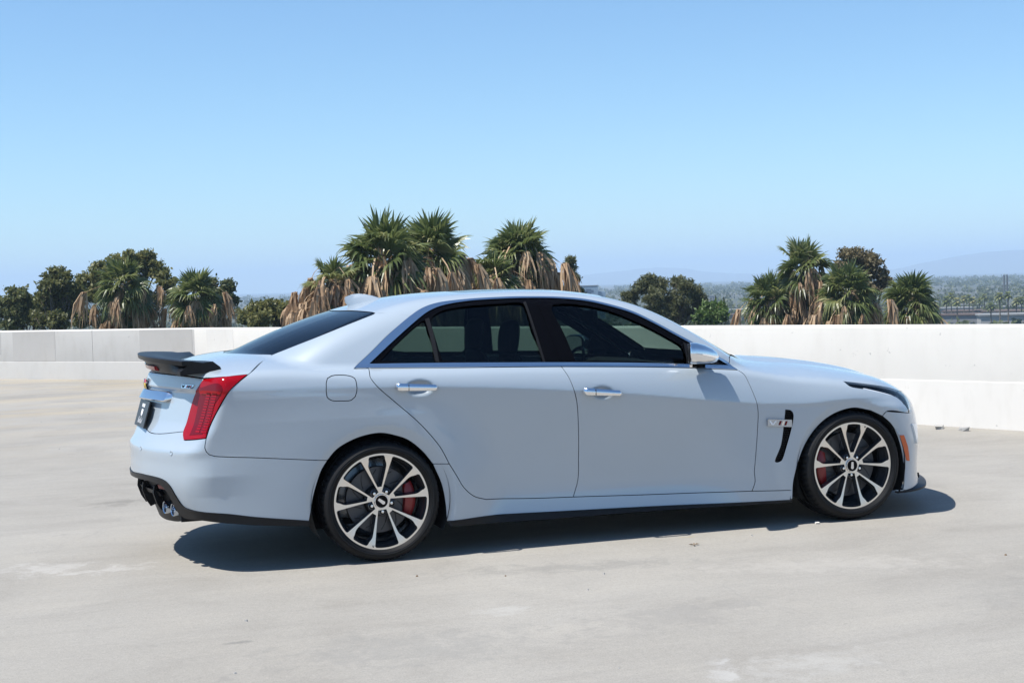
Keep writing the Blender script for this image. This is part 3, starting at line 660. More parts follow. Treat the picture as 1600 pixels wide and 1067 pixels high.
# --- roof with rails and windscreen pillars
def top_of(l): return conv(l, 'side', 'top')
co_top = top_of(O['chrome_out'][3:18]); jn_top = top_of(joint)
bl_top = [(-.078, 0), (-.062, -.15), (-.014, -.315), (.03, -.46), jn_top[0]]
ws_edge = [(2.225, -.650), (2.02, -.628), (1.80, -.592), (1.60, -.548), (1.47, -.49)]
ws_top = [(1.47, -.49), (1.52, -.30), (1.555, 0)]
pil_c = [(2.155, -.782), (2.178, -.735), (2.205, -.69), (2.225, -.650)]
pil_end = [co_top[-1]] + pil_c
roof_half = openloop(bl_top, jn_top, co_top, pil_end, ws_edge, ws_top)
sunroof = sym([[(.60, 0), (.605, -.30), (.62, -.355), (.66, -.375), (1.15, -.375), (1.19, -.36), (1.205, -.32), (1.22, 0)]], miry)
roof = panel('roof', 'top', sym(roof_half, miry), PAINT, car, holes=[sunroof], gap=0, flange=.012, gaph=.001)
panel('sunroof_glass', 'top', sunroof, GBLACK, roof, gap=.003, off=-.002)
# --- front fender
hood_seam = [(2.159, -.782), (2.32, -.790), (2.50, -.790), (2.80, -.792), (3.02, -.790), (3.20, -.770), conv([O['head_up'][-1]], 'side', 'top')[0]]
hs = conv(cr(hood_seam, .03), 'top', 'side')
fend = loop(O['apil_end'][::-1][:1] + [(2.170, .957), hs[0]], hs, rev(O['head_up']), rev(O['head_low']), rev(O['bumpseam']),
            rev([p for p in O['arF'] if p[0] < 3.05]), [(2.489, .160), (2.489, .216)], rev(O['db3']), rev(O['fdoor']))
vent = loop(O['vent'] + [O['vent'][0]], step=.01)
fender = panel('front_fender', 'side', fend, PAINT, car, holes=[vent], gaph=.0, sp=.014, nogap=hs)
fender2 = both(fender, 'front_fender', car)
# --- bonnet
nose = [hood_seam[-1], (3.43, -.635), (3.53, -.42), (3.575, -.20), (3.59, 0)]
cowl = [(2.47, 0), (2.44, -.20), (2.36, -.45), (2.235, -.640)] + [(x+.004, y) for x, y in pil_c[::-1]]
hood = panel('bonnet', 'top', sym(openloop(cowl, hood_seam, nose), miry), PAINT, car, gap=.0016, sp=.02, nogap=cr(hood_seam, .03))
# --- boot lid (top and rear face)
edge_r = [(0, 1.044), (.30, 1.043), (.60, 1.040), (.70, 1.036), (.761, 1.032)]
edge_t = conv(cr(edge_r, .03), 'rear', 'top')
glass_base = [(-.722, 0), (-.700, -.16), (-.625, -.354), (-.515, -.529)]
tlt = conv(O['r_tl_top'], 'rear', 'top')
boot = panel('boot_lid', 'top', sym(openloop(glass_base, top_of(rev(O['trunkseam'])), rev(tlt), rev(edge_t)), miry), PAINT, car, sp=.02)
tb = [(0, .744)] + O['r_trunkbump'][0:]
bootr = panel('rear_face', 'rear', sym(openloop(edge_r, rev(O['r_tl_left']), [(.643, .748), O['r_trunkbump'][-1]], rev(tb)), mir), PAINT, boot, gap=.0018)
# --- rear bumper and valance
rb_half = openloop(tb, [(.644, .751), (.650, .735), (.674, .708)], rev(O['r_tl_bot']), O['r_qseam'], rev(O['r_arR'])[:-1] + [(1.283, .255)], rev(O['r_blk_top'][:-1] + [(1.283, .255)]), [O['r_blk_top'][0], (0, .487)])
rbump = panel('rear_bumper', 'rear', sym(rb_half, mir), PAINT, car)
bt = [(0, .487)] + O['r_blk_top'][:-1] + [(1.283, .255)]
bb = [(0, .462), (.20, .466), (.38, .470), (.515, .456), (.555, .425), (.578, .375), (.600, .310), (.64, .287), (.775, .286), (1.009, .253), (1.281, .227)]
valance = panel('rear_valance', 'rear', sym(openloop(bt, [bt[-1], bb[-1]], rev(bb)), mir), CARBON, car, off=.006, gap=0, flange=.03)
diff = panel('diffuser', 'rear', sym(openloop([(0, .475), (.3, .48), (.52, .47), (.57, .43), (.60, .30)], [(.60, .30), (.52, .235), (.30, .205), (0, .20)]), mir), PLAST, car, off=-.055, gap=0, flange=.02)
for s in (-.36, -.18, 0, .18, .36):
    P, N = surf('rear', np.array([(s, .43), (s, .39), (s, .335), (s, .29)])); b = MB()
    t = Vector((N[0][1], -N[0][0], 0)).normalized()*.008
    outer = [Vector(P[i] + N[i]*o) for i, o in ((0, -.030), (1, -.012), (2, -.008), (3, -.016))]; inner = [Vector(P[i] - N[i]*.10) for i in (3, 2, 1, 0)]
    ring = outer + inner
    b.loft([[tuple(v - t) for v in ring], [tuple(v + t) for v in ring]]); b.build('diffuser_fin', PLAST, diff, False)
strip = panel('diffuser_lip', 'rear', sym(openloop([(0, .395), (.30, .40), (.40, .395)], [(.40, .395), (.41, .372), (.30, .375), (0, .37)]), mir), CARBON, diff, off=-.030, gap=0, flange=.02)
for sg in (1, -1):
    rf = [(sg*s, z) for s, z in ((.435, .448), (.535, .444), (.548, .425), (.440, .426))]
    panel('reflector', 'rear', rf if sg > 0 else rf[::-1], REDDEEP, diff, off=-.018, gap=0, flange=.03)
    for y in (.44, .555):
        b = MB(); x0 = -1.125 + .14*(y-.44)/.2
        b.lathe([(.024, .030), (.032, .030), (.035, .0), (.033, -.005), (.029, -.002), (.027, .024), (.0, .024)], 28)
        o = b.build('exhaust_tip', BADGE, car, auto=40); o.rotation_euler = (0, 0, rad(-90 + sg*14)); o.location = (-1.118 + (.034 if y > .5 else 0), -sg*(y + .02), .322)
for s in (.287, .607, -.287, -.607):
    P, N = surf('rear', np.array([(s, .64)])); b = MB(); b.lathe([(.0115, -.003), (.0125, .0016), (.0105, .0022), (.0098, .0008), (0, .0008)], 20, 'z'); o = b.build('parking_sensor', PAINT, rbump)
    o.location = P[0]; o.rotation_euler = Vector(N[0]).to_track_quat('Z', 'Y').to_euler()
# --- glass front and rear
bl_side_t = top_of(O['bl_side'])
backl = panel('rear_window', 'top', sym(openloop(bl_top, rev(bl_side_t), rev(glass_base)), miry), REARGL, car, off=-.003, gap=.003, flange=0)
ws_base = [(2.225, -.650), (2.34, -.42), (2.42, -.20), (2.445, 0)]
winds = panel('windscreen', 'top', sym(openloop(rev(ws_top), rev(ws_edge), ws_base), miry), WINDGL, car, off=-.004, gap=-.004, flange=0)
panel('wiper_cowl', 'top', sym(openloop([(2.40, 0), (2.37, -.2), (2.28, -.45), (2.20, -.60)], [(2.20, -.60), (2.25, -.64)], [(2.25, -.64), (2.37, -.45), (2.45, -.2), (2.48, 0)]), miry), PLAST, car, off=-.03, gap=0, flange=0)
# --- window surrounds and side glass
dlo_o = loop(O['chrome_out'], [O['chrome_out'][-1], O['belt2'][-1]], rev(O['belt2']), rev(O['belt1']), [O['belt1'][0], O['chrome_out'][0]])
dlo_i = loop(O['chrome_in'], O['chrome_in_bot'])
trim = panel('chrome_window_trim', 'side', dlo_o, SATIN, car, holes=[dlo_i], gap=0, off=.004, flange=.012, sp=.012)
both(trim, 'chrome_window_trim', car)
panes = [('quarter_glass', 'qpane', rear_door, rear_door2), ('window_glass', 'rpane', rear_door, rear_door2), ('window_glass', 'fpane', front_door, front_door2)]
pl = [loop(O[k] + [O[k][0]]) for _, k, _, _ in panes]
frame = panel('window_frame', 'side', dlo_i, GBLACK, car, holes=pl, gap=-.004, gaph=0, off=-.002, flange=.022, sp=.02)
both(frame, 'window_frame', car)
for (nm, k, d1, d2), p in zip(panes, pl):
    g = panel(nm, 'side', p, SIDEGL, d1, gap=-.006, off=-.012, flange=0, sp=.03); both(g, nm, d2)
for k, d1, d2 in (('qdiv', rear_door, rear_door2), ('bp1', rear_door, rear_door2)):
    g = panel('divider_bar', 'side', loop(*[[O[k][i], O[k][(i+1) % len(O[k])]] for i in range(len(O[k]))]), PLAST, d1, off=.004, gap=0, flange=.012); both(g, 'divider_bar', d2)
bpl = panel('pillar_cover', 'side', loop([(.952, 1.383), (1.004, 1.385)], [(1.004, 1.385), (1.068, 1.044)], [(1.068, 1.044), (.99, 1.045)], [(.99, 1.045), (.952, 1.383)]), GBLACK, rear_door, off=.003, gap=0, flange=.01); both(bpl, 'pillar_cover', rear_door2)
bpl = panel('pillar_cover', 'side', loop([(1.012, 1.385), (1.060, 1.384)], [(1.060, 1.384), (1.150, 1.040)], [(1.150, 1.040), (1.076, 1.043)], [(1.076, 1.043), (1.012, 1.385)]), GBLACK, front_door, off=.003, gap=0, flange=.01); both(bpl, 'pillar_cover', front_door2)
# --- fender vent and badge
v1 = panel('vent_grille', 'side', vent, PLAST, fender, off=-.016, gap=-.003, flange=0); both(v1, 'vent_grille', fender2)
mb = MB(); rr = rng(3)
vA = np.array(vent)
for zz in np.arange(.40, .70, .013):
    for xx in np.arange(2.38, 2.52, .013):
        q = np.array([[xx + (.0065 if int(round(zz/.013)) % 2 else 0), zz]])
        if pip(vent, q)[0] and pdist(vent, q)[0] > .006:
            P, N = surf('side', q, -.012); mb.box(P[0], (.0075, .008, .0075), Matrix.Rotation(rad(45), 3, 'Y'))
vm = mb.build('vent_mesh', GBLACK, fender, False); vm['kind'] = 'stuff'; both(vm, 'vent_mesh', fender2)
bp_ = O['badge']; bpoly = loop(*[[bp_[i], bp_[(i+1) % 4]] for i in range(4)])
bd = panel('badge_plate', 'side', bpoly, BADGE, fender, off=.012, gap=0, flange=.014); both(bd, 'badge_plate', fender2)
def bquad(u0, u1, v0, v1, sl=.0):
    a, b, c, d = [np.array(q) for q in (bp_[3], bp_[2], bp_[1], bp_[0])]
    f = lambda u, v: tuple((a*(1-u)+b*u)*(1-v) + (d*(1-u)+c*u)*v)
    return [f(u0, v0), f(u1, v0), f(u1+sl, v1), f(u0+sl, v1)]
for u0, u1, m in ((.06, .36, WHITEP), (.44, .52, REDDEEP), (.56, .64, SATIN), (.68, .76, REDDEEP)):
    if m is WHITEP:
        vpoly = [bquad(.06, .40, .22, .8)[i] for i in range(4)]
        a = bquad(.05, .14, .8, .22, .09); 
        for q in (bquad(.16, .24, .2, .8, -.12), bquad(.17, .24, .2, .8, .14)):
            g = panel('badge_letter', 'side', q, WHITEP, bd, off=.0135, gap=0, flange=0, sp=.05)
    else:
        panel('badge_stripe', 'side', bquad(u0, u1, .2, .8, .06), m, bd, off=.0135, gap=0, flange=0, sp=.05)
# --- front bumper, lamps, splitter
nose_f = conv(cr(nose, .03), 'top', 'front')
hf = O['f_head_front']
fb_half = openloop([(0, .155), (.40, .150), (.80, .150), (1.06, .155), (1.167, .157)], rev(O['f_arF'])[0:], [O['f_arF'][0], O['f_bumpseam'][1]], O['f_bumpseam'][1:], hf, [hf[-1], nose_f[0]], nose_f)
fbump = panel('front_bumper', 'front', sym(fb_half, mir), PAINT, car, sp=.02)
panel('grille', 'front', sym(openloop([(0, .66), (.25, .65), (.40, .62)], [(.40, .62), (.30, .36), (0, .34)]), mir), PLAST, fbump, off=.006, gap=0, flange=.01)
panel('lower_grille', 'front', sym(openloop([(0, .30), (.45, .30), (.62, .27)], [(.62, .27), (.5, .20), (0, .20)]), mir), PLAST, fbump, off=.006, gap=0, flange=.01)
hl = loop(O['f_head_up'], rev(hf), O['f_head_low'])
for sg in (1, -1):
    h = hl if sg > 0 else mir(hl)
    housing = panel('headlight', 'front', h, LAMPH, car, off=-.030, gap=0, flange=0)
    panel('headlight_lens', 'front', h, CLEARL, housing, off=0, gap=.002, flange=.02)
    lo_ = [(1.045, .637), (1.068, .672), (1.098, .700), (1.147, .735), (1.239, .764), (1.371, .797)]; hi_ = [(1.371, .802), (1.239, .770), (1.143, .742), (1.088, .707), (1.050, .676), (1.020, .640)]
    st = loop(lo_, [lo_[-1], hi_[0]], hi_, [hi_[-1], lo_[0]]); st = st if sg > 0 else mir(st)
    panel('light_strip', 'front', st, WHITEP, housing, off=-.008, gap=0, flange=.01)
    dr = [(1.035, .556), (.955, .552), (.935, .435), (.975, .432)]; dr = loop(*[[dr[i], dr[(i+1) % 4]] for i in range(4)]); dr = dr if sg > 0 else mir(dr)
    panel('running_light', 'front', dr, pbr('running_light_white', (.75, .78, .80), .15, 0, 1) if sg > 0 else bpy.data.materials['running_light_white'], fbump, off=.010, gap=0, flange=.014)
    mk = O['f_marker']; mk = loop(*[[mk[i], mk[(i+1) % 6]] for i in range(6)]); mk = mk if sg > 0 else mir(mk)
    panel('side_marker', 'front', mk, AMBER, fbump, off=.005, gap=0, flange=.008)
    P, N = surf('front', np.array([(sg*1.158, .526)])); b = MB(); b.lathe([(.0115, -.003), (.0125, .0016), (.0105, .0022), (.0098, .0008), (0, .0008)], 20, 'z'); o = b.build('parking_sensor', PAINT, fbump)
    o.location = P[0]; o.rotation_euler = Vector(N[0]).to_track_quat('Z', 'Y').to_euler()
# splitter: lower flare of the bumper corner and the black blade
mb = MB(); secs = []
for s in np.linspace(-1.15, 1.15, 61):
    P, N = surf('front', np.array([(s, .17)])); p = P[0]; n = N[0].copy(); n[2] = 0; n /= np.linalg.norm(n); t = min(1, (1.15-abs(s))/.25)
    ext = .006 + .040*t*t*(3-2*t)
    z0 = .148 - .012*(1-t)
    secs.append([tuple(p - n*.06 + np.array((0, 0, z0-.17))), tuple(p + n*ext + np.array((0, 0, z0-.17+.004))), tuple(p + n*ext + np.array((0, 0, z0-.17+.014))), tuple(p - n*.02 + np.array((0, 0, z0-.17+.030)))])
mb.loft(secs); splitter = mb.build('front_splitter', CARBON, car, auto=30)
# --- tail lamps
tl = loop(rev(O['r_tl_top']), rev(O['r_tl_left']), rev(O['r_tl_bot']), rev(O['r_tl_right']))
tlc = np.array(tl)
for sg in (1, -1):
    m_ = (lambda p: p) if sg > 0 else mir
    lens = panel('tail_lamp', 'rear', m_(tl), REDLENS, car, off=.003, gap=.0025, flange=.03)
    # deep red inner field and the vertical light guide
    fld = loop([(.745, .985), (.885, 1.010), (.905, .985), (.850, .880), (.800, .745)], [(.800, .745), (.705, .735)], [(.705, .735), (.720, .82), (.745, .985)])
    panel('lamp_field', 'rear', m_(fld), REDDEEP, lens, off=.0045, gap=0, flange=.002)
    for k in range(15):
        z = .752 + k*.0145; u = .745 + .055*(z-.75)/.22
        for du, w in ((0, .030), (.044, .034)):
            qd = [(u+du, z), (u+du+w, z), (u+du+w+.002, z+.0085), (u+du+.002, z+.0085)]
            panel('lamp_segment', 'rear', m_(qd), REDLENS, lens, off=.0065, gap=0, flange=.002, sp=.05)
# --- badges, plate and bright bar on the tail
P, N = surf('rear', np.array([(-.42, .925), (.42, .925)]))
secs = []
for s in np.linspace(-.44, .44, 33):
    p, n = surf('rear', np.array([(s, .925)])); p = p[0]; n = n[0]; n = np.array((n[0], n[1], 0)); n /= np.linalg.norm(n); t = min(1, (.44-abs(s))/.03); h = .028*max(t, .45)
    secs.append([tuple(p + n*d + np.array((0, 0, z))) for d, z in ((-.02, h), (.004*t, h), (.014*t, h*.8), (.040*t, -h*.75), (.036*t, -h), (-.02, -h*.9))])
mb = MB(); mb.loft(secs); bar = mb.build('bright_bar', SATIN, boot, auto=35)
def rear_patch(name, pts, mat, par, off, fl=.004): return panel(name, 'rear', pts, mat, par, off=off, gap=0, flange=fl, sp=.06)
# crest: wreathless shield of coloured bars on a chrome ground
sh = [(-.075, 1.008), (.075, 1.008), (.062, .962), (0, .945), (-.062, .962)]
crest = rear_patch('crest', sh, CHROME, boot, .012, .014)
for (u0, u1, z0, z1, m) in ((-.055, -.020, .985, 1.002, REDE), (-.015, .015, .985, 1.002, BLUE), (.020, .055, .985, 1.002, REDE), (-.052, -.018, .962, .981, YEL), (-.014, .014, .955, .981, CASTI), (.018, .052, .962, .981, YEL)):
    rear_patch('crest_field', [(u0, z0), (u1, z0), (u1, z1), (u0, z1)], m, crest, .0145, .002)
vb = rear_patch('boot_badge', [(.560, .976), (.655, .976), (.690, .996), (.560, .996)], CHROME, boot, .006, .006)
for u0, m in ((.612, REDE), (.630, CASTI), (.648, REDE)):
    rear_patch('badge_stripe', [(u0, .979), (u0+.010, .979), (u0+.018, .993), (u0+.008, .993)], m, vb, .0075, .001)
rear_patch('badge_letter', [(.570, .979), (.580, .979), (.598, .993), (.588, .993)], CASTI, vb, .0075, .001); rear_patch('badge_letter', [(.575, .979), (.582, .979), (.574, .993), (.566, .993)], CASTI, vb, .0075, .001)
PLATE = pbr('plate_black', (.012, .012, .014), .35)
# the plate hangs flat in its pocket
pm = MB(); pm.box((0, 0, 0), (.305, .152, .008)); plate = pm.build('number_plate', PLATE, boot, False)
plate.location = (-1.200, -.090, .815); plate.rotation_euler = Vector((-1, -.107, .30)).normalized().to_track_quat('Z', 'Y').to_euler()
PQ = Vector((-1, -.107, .30)).normalized().to_track_quat('Z', 'Y').to_matrix()
def plate_mark(pts, name='print_mark'):
    # plate axes: u across the car (to its right), w up the plate
    up = PQ.inverted() @ Vector((.286, .03, .955)); ri = PQ.inverted() @ Vector((.106, -.994, 0)); nz = Vector((0, 0, 1))
    mb = MB(); mb.loft([[tuple(ri*u + up*w + nz*h) for u, w in pts] for h in (.0035, .0052)]); mb.build(name, WHITEP, plate, False)
for k in range(5): plate_mark([(-.045+k*.019, .036), (-.032+k*.019, .036), (-.032+k*.019, .056), (-.045+k*.019, .056)])
plate_mark([(-.026, .024), (.026, .024), (.024, -.004), (0, -.018), (-.024, -.004)], 'plate_emblem')
for k, (h, w) in enumerate(((.034, .009), (.020, .007), (.022, .007), (.036, .006), (.018, .008), (.030, .006))):
    u = -.060 + k*.021; plate_mark([(u, -.056), (u+w, -.056), (u+w+.010, -.056+h), (u+.010, -.056+h)])
# --- dark linings and added light stops behind the panels, floor pan, wheel housings
lin = loop([(.40, .23), (2.46, .19)], [(2.46, .19), (2.47, .42), (2.56, .56), (2.70, .68), (2.90, .73), (3.08, .71), (3.20, .66)], [(3.20, .66), (3.24, .74), (2.9, .80), (2.3, .90), (1.5, .965), (.4, 1.01), (-.6, 1.02), (-.84, .95), (-.88, .66)],
           [(-.88, .66), (-.45, .60), (-.36, .62), (-.15, .74), (.05, .75), (.26, .68), (.40, .52), (.42, .40), (.40, .23)], step=.03)
l1 = panel('gap_blackout_lining', 'side', lin, LINER, car, off=-.028, gap=0, flange=0, sp=.04); both(l1, 'gap_blackout_lining', car)  # unseen dark shell added so no light shows through the shut lines
l2 = panel('headlining', 'top', inset(sym(openloop([(-.05, 0), (.0, -.3), (.10, -.55)], [(.10, -.55), (.27, -.63)], co_top[1:], pil_end, ws_edge, ws_top), miry), .02), DARK, car, off=-.030, gap=0, flange=0, sp=.04)
l3 = panel('pillar_lining', 'side', inset(loop([(-.50, 1.12), (-.3, 1.20), (.07, 1.335), (.24, 1.315)], [(.24, 1.315), (.10, 1.225), (-.02, 1.12), (-.10, 1.04)], [(-.10, 1.04), (-.55, 1.03)], [(-.55, 1.03), (-.50, 1.12)]), .005), DARK, car, off=-.024, gap=0, flange=0, sp=.04); both(l3, 'pillar_lining', car)
mb = MB()
mb.box((1.20, 0, .205), (2.9, 1.40, .03)); mb.box((1.44, 0, .19), (2.02, 1.60, .02)); mb.box((-.72, 0, .27), (.65, 1.20, .03)); mb.box((3.2, 0, .20), (.7, 1.25, .03))  # wider sheet added to block sun falling through the cabin
mb.box((-.60, 0, .62), (.03, 1.5, .75)); mb.box((2.32, 0, .55), (.03, 1.56, .66)); mb.box((2.42, 0, .70), (.30, 1.56, .02)); mb.box((2.95, 0, .64), (1.1, 1.08, .02))  # last plates added to stop sun leaking down through the engine bay
floor_pan_light_stops = mb.build('floor_pan_light_stops', LINER, car, False)
for cx, cz, r in ((0, .33, .385), (2.905, .325, .372)):
    for sg in (-1, 1):
        mb = MB(); n = 40; V = []; F = []
        for i in range(n+1):
            a = rad(-28 + 236*i/n)
            for yy in (.905, .55): V.append((cx + r*math.cos(a)*(1.0 if yy > .6 else .99), sg*(yy - (.012 if yy > .6 else 0)), cz + r*math.sin(a)))
        for i in range(n): F.append((2*i, 2*i+1, 2*i+3, 2*i+2))
        F.append(tuple(2*i+1 for i in range(n+1)))
        mb.add(V, F); mb.build('wheel_housing', LINER, car, False)
# --- cabin
def rbox(name, secs, mat, par, sub=2):
    """soft solid lofted from rectangular sections [(x, z, half thickness, half width, lean)] given as four corner rings"""
    mb = MB(); mb.loft(secs); o = mb.build(name, mat, par, True); m = o.modifiers.new('soft', 'SUBSURF'); m.levels = sub; m.render_levels = sub; return o
def seat(x, y, back_top, hr=True, w=.24):
    s = empty('seat', (x, y, .0), 0, car)
    def ring(cx, z, hx, hy): return [(cx-hx, -hy, z), (cx+hx, -hy, z), (cx+hx, hy, z), (cx-hx, hy, z)]
    rbox('cushion', [[(-.05, -w, z), (.46, -w*.95, z+.04), (.46, w*.95, z+.04), (-.05, w, z)] for z in (.34, .36, .50, .52)], LEATH, s)
    zt = back_top
    rbox('backrest', [ring(-.02, .46, .09, w), ring(-.03, .50, .095, w*1.02), ring(-.12, .80, .085, w*1.02), ring(-.19, zt-.12, .075, w*.86), ring(-.215, zt-.03, .06, w*.62), ring(-.22, zt, .04, w*.5)], LEATH, s)
    if hr: rbox('headrest', [ring(-.225, zt-.02, .045, .10), ring(-.225, zt, .055, .125), ring(-.215, zt+.09, .062, .135), ring(-.205, zt+.16, .055, .12), ring(-.20, zt+.19, .035, .09)], LEATH, s)
    return s
seat(1.13, -.37, 1.09); seat(1.13, .37, 1.09)
b_ = seat(.36, 0, 1.03, False, .62); b_.location = (.33, 0, 0)
for y in (-.38, .38):
    mb = MB(); mb.loft([[(.14-hx, y-hy, z), (.14+hx, y-hy, z), (.14+hx, y+hy, z), (.14-hx, y+hy, z)] for z, hx, hy in ((1.0, .05, .12), (1.04, .07, .14), (1.11, .07, .135), (1.17, .05, .11), (1.185, .03, .08))])
    o = mb.build('headrest', LEATH, b_, True); o.location = (-.33, 0, 0); m = o.modifiers.new('soft', 'SUBSURF'); m.levels = 2; m.render_levels = 2
mb = MB(); secs = []
for y in np.linspace(-.72, .72, 13):
    h = .05*math.exp(-((y-.37)/.22)**2)
    secs.append([(1.72, y, .62), (1.66, y, .80), (1.68, y, .90+h*.6), (1.76, y, .945+h), (1.95, y, .955+h*.5), (2.30, y, .93), (2.30, y, .60)])
mb.loft(secs); mb.build('dashboard', DARK, car, auto=40)
mb = MB(); mb.box((-.33, 0, 1.035), (.62, 1.25, .02)); mb.build('parcel_shelf', DARK, car, False)
mb = MB(); mb.lathe([(.172, .013), (.185, .0), (.172, -.013), (.160, 0)], 40, 'z', close=True); mb.box((0, 0, 0), (.32, .05, .02)); mb.box((0, -.08, 0), (.05, .16, .02)); mb.box((0, 0, .0), (.11, .11, .04))
sw = mb.build('steering_wheel', LEATH, car, auto=40); sw.location = (1.57, .37, .90); sw.rotation_euler = (rad(90), rad(0), rad(90)); sw.rotation_euler = (Vector((-1, 0, .45)).to_track_quat('Z', 'Y')).to_euler()
mb = MB(); mb.loft([[(1.56, -.11, z), (1.585, -.11, z), (1.585, .11, z), (1.56, .11, z)] for z in (1.245, 1.31)]); mb.tube([(1.58, 0, 1.30), (1.63, 0, 1.365)], .012); mb.build('rear_view_mirror', DARK, car, False)
# --- door mirrors
def mirror(par, sg):
    mb = MB(); secs = []
    for x, yc, zc, hy, hz in ((1.825, -.955, 1.062, .084, .056), (1.832, -.955, 1.062, .090, .062), (1.87, -.953, 1.060, .092, .062), (1.92, -.946, 1.052, .088, .055), (1.965, -.938, 1.042, .078, .044), (1.995, -.930, 1.034, .062, .030), (2.008, -.924, 1.030, .038, .016)):
        ring = []
        for k in range(24):
            a = 2*math.pi*k/24; c, s = math.cos(a), math.sin(a); e = .62
            ring.append((x + .40*(yc + .945 + hy*math.copysign(abs(c)**e, c)), sg*(yc + hy*math.copysign(abs(c)**e, c)), zc + hz*math.copysign(abs(s)**e, s) - (.010*(c*.5) if s < 0 else 0)))
        secs.append(ring)
    mb.loft(secs); h = mb.build('mirror_housing', CHROME, par, auto=50)
    mb = MB(); ring = lambda x, k: [(x + .020 + .40*(-.01 + .080*k*math.copysign(abs(math.cos(a))**.62, math.cos(a))), sg*(-.955 + .080*k*math.copysign(abs(math.cos(a))**.62, math.cos(a))), 1.062 + .052*k*math.copysign(abs(math.sin(a))**.62, math.sin(a))) for a in [2*math.pi*i/24 for i in range(24)]]
    mb.loft([ring(1.806, 1.05), ring(1.796, 1.08), ring(1.794, 1.0)]); mb.build('mirror_rim', PLAST, h, auto=40)
    mb = MB(); mb.loft([ring(1.7955, .96), ring(1.7925, .96)]); mb.build('mirror_glass', SATIN, h, False)
    mb = MB(); mb.loft([[(1.86, sg*-.91, 1.005), (1.97, sg*-.91, 1.003), (1.97, sg*-.91, 1.040), (1.86, sg*-.91, 1.045)], [(1.90, sg*-.845, .990), (1.985, sg*-.845, .986), (1.985, sg*-.845, 1.016), (1.90, sg*-.845, 1.020)], [(1.90, sg*-.79, .985), (1.99, sg*-.79, .982), (1.99, sg*-.79, 1.010), (1.90, sg*-.79, 1.012)]])
    mb.build('mirror_arm', PLAST, h, False)
mirror(front_door, 1); mirror(front_door2, -1)
sail = panel('mirror_sail', 'side', loop([(1.868, 1.090), (1.862, .994)], [(1.862, .994), (2.10, .975)], [(2.10, .975), (1.868, 1.118)], [(1.868, 1.118), (1.868, 1.090)]), PLAST, front_door, off=.004, gap=0, flange=.01); both(sail, 'mirror_sail', front_door2)
# --- door handles
for (xa, za, xb, zb, d1, d2) in ((.088, .951, .332, .936, rear_door, rear_door2), (1.175, .872, 1.417, .848, front_door, front_door2)):
    mb = MB(); secs = []
    for t in np.linspace(0, 1, 25):
        x = xa + (xb-xa)*t; z = za + (zb-za)*t - .004*math.sin(math.pi*t)*0
        w0 = float(side_w(np.array([x]), np.array([z]))[0]); e = min(1, t/.06)*min(1, (1-t)/.10); e = math.sin(e*math.pi/2)
        yo = -(w0 + .004 + .030*e); yi = -(w0 + (.012*e if .08 < t < .94 else -.012)); hz = .0215*(.45+.55*e)*(1 - .25*t)
        secs.append([(x, yi, z-hz*.8), (x, (yi+yo)/2, z-hz), (x, yo+.004, z-hz*.75), (x, yo, z-hz*.1), (x, yo+.003, z+hz*.6), (x, (yi+yo)/2, z+hz), (x, yi, z+hz*.8)])
    mb.loft(secs); h = mb.build('door_handle', CHROME, d1, auto=50); both(h, 'door_handle', d2)
    mb = MB(); x = xa + (xb-xa)*.29; z = za + (zb-za)*.29; w0 = float(side_w(np.array([x]), np.array([z]))[0]); mb.box((x, -(w0+.022), z), (.0022, .027, .034)); h2 = mb.build('handle_joint', PLAST, h, False)
# --- boot spoiler
SPT = 25; secs = []
def deck(x, y): 
    a = min(abs(y), .86); return float(ZTc(x)) - .078*(a/.86)**3.2
for y in np.linspace(-.72, .72, 49):
    t = abs(y)/.72
    xt = -1.207 + .185*t**2.6; zt = 1.150 - .020*t**3; th = .025               # trailing tip
    xb = -1.136 + .105*t**2.2; xf = -.962 + .150*t**2; zb = deck(xb, y) - .008 + .024*t*t; zf = deck(xf, y) - .003
    sec = [(xb, y, zb), (xb-.012*(1-t*t), y, zb+.020), (xt+.030, y, zt-th-.014*(1-t)), (xt+.003, y, zt-th), (xt, y, zt-.003), (xt+.006, y, zt), (xt+.055, y, zt-.002), (xt+.11, y, zt-.008-.004*t),
           (xf-.045, y, max(zf+.012+.034*t*t, zt-.035-.03*(1-t))), (xf-.008, y, zf+.008+.008*t), (xf, y, zf-.004)]
    secs.append(sec)
mb = MB(); mb.loft(secs); spoiler = mb.build('boot_spoiler', CARBON, boot, auto=40)
secs = []
for y in np.linspace(-.36, .36, 21):
    t = abs(y)/.785; xb = -1.138 + .16*t**2.4; z = deck(max(xb, -1.13 + .2*t*t), y)
    secs.append([(xb-.004, y, z+.000), (xb-.026, y, z+.006), (xb-.030, y, z+.026), (xb-.008, y, z+.030)])
mb = MB(); mb.loft(secs); mb.build('high_brake_lamp', REDLENS, boot, auto=40)
# --- roof antenna fin
secs = []
for x, h, w in ((.006, .058, .004), (.018, .064, .012), (.05, .066, .020), (.09, .060, .027), (.13, .047, .030), (.17, .030, .029), (.205, .012, .022), (.226, .002, .008)):
    z = float(surf('top', np.array([(max(x, .02), 0.)]))[0][0][2]) - .003; lean = 0
    zz = z if x > .02 else z - .003
    secs.append([(x + (.022 if x < .03 else 0), -w*1.25, zz), (x, -w*.75, zz+h*.55), (x, -.003, zz+h), (x, .003, zz+h), (x, w*.75, zz+h*.55), (x + (.022 if x < .03 else 0), w*1.25, zz)])
mb = MB(); mb.loft(secs); fin = mb.build('antenna_fin', PAINT, roof, auto=60)
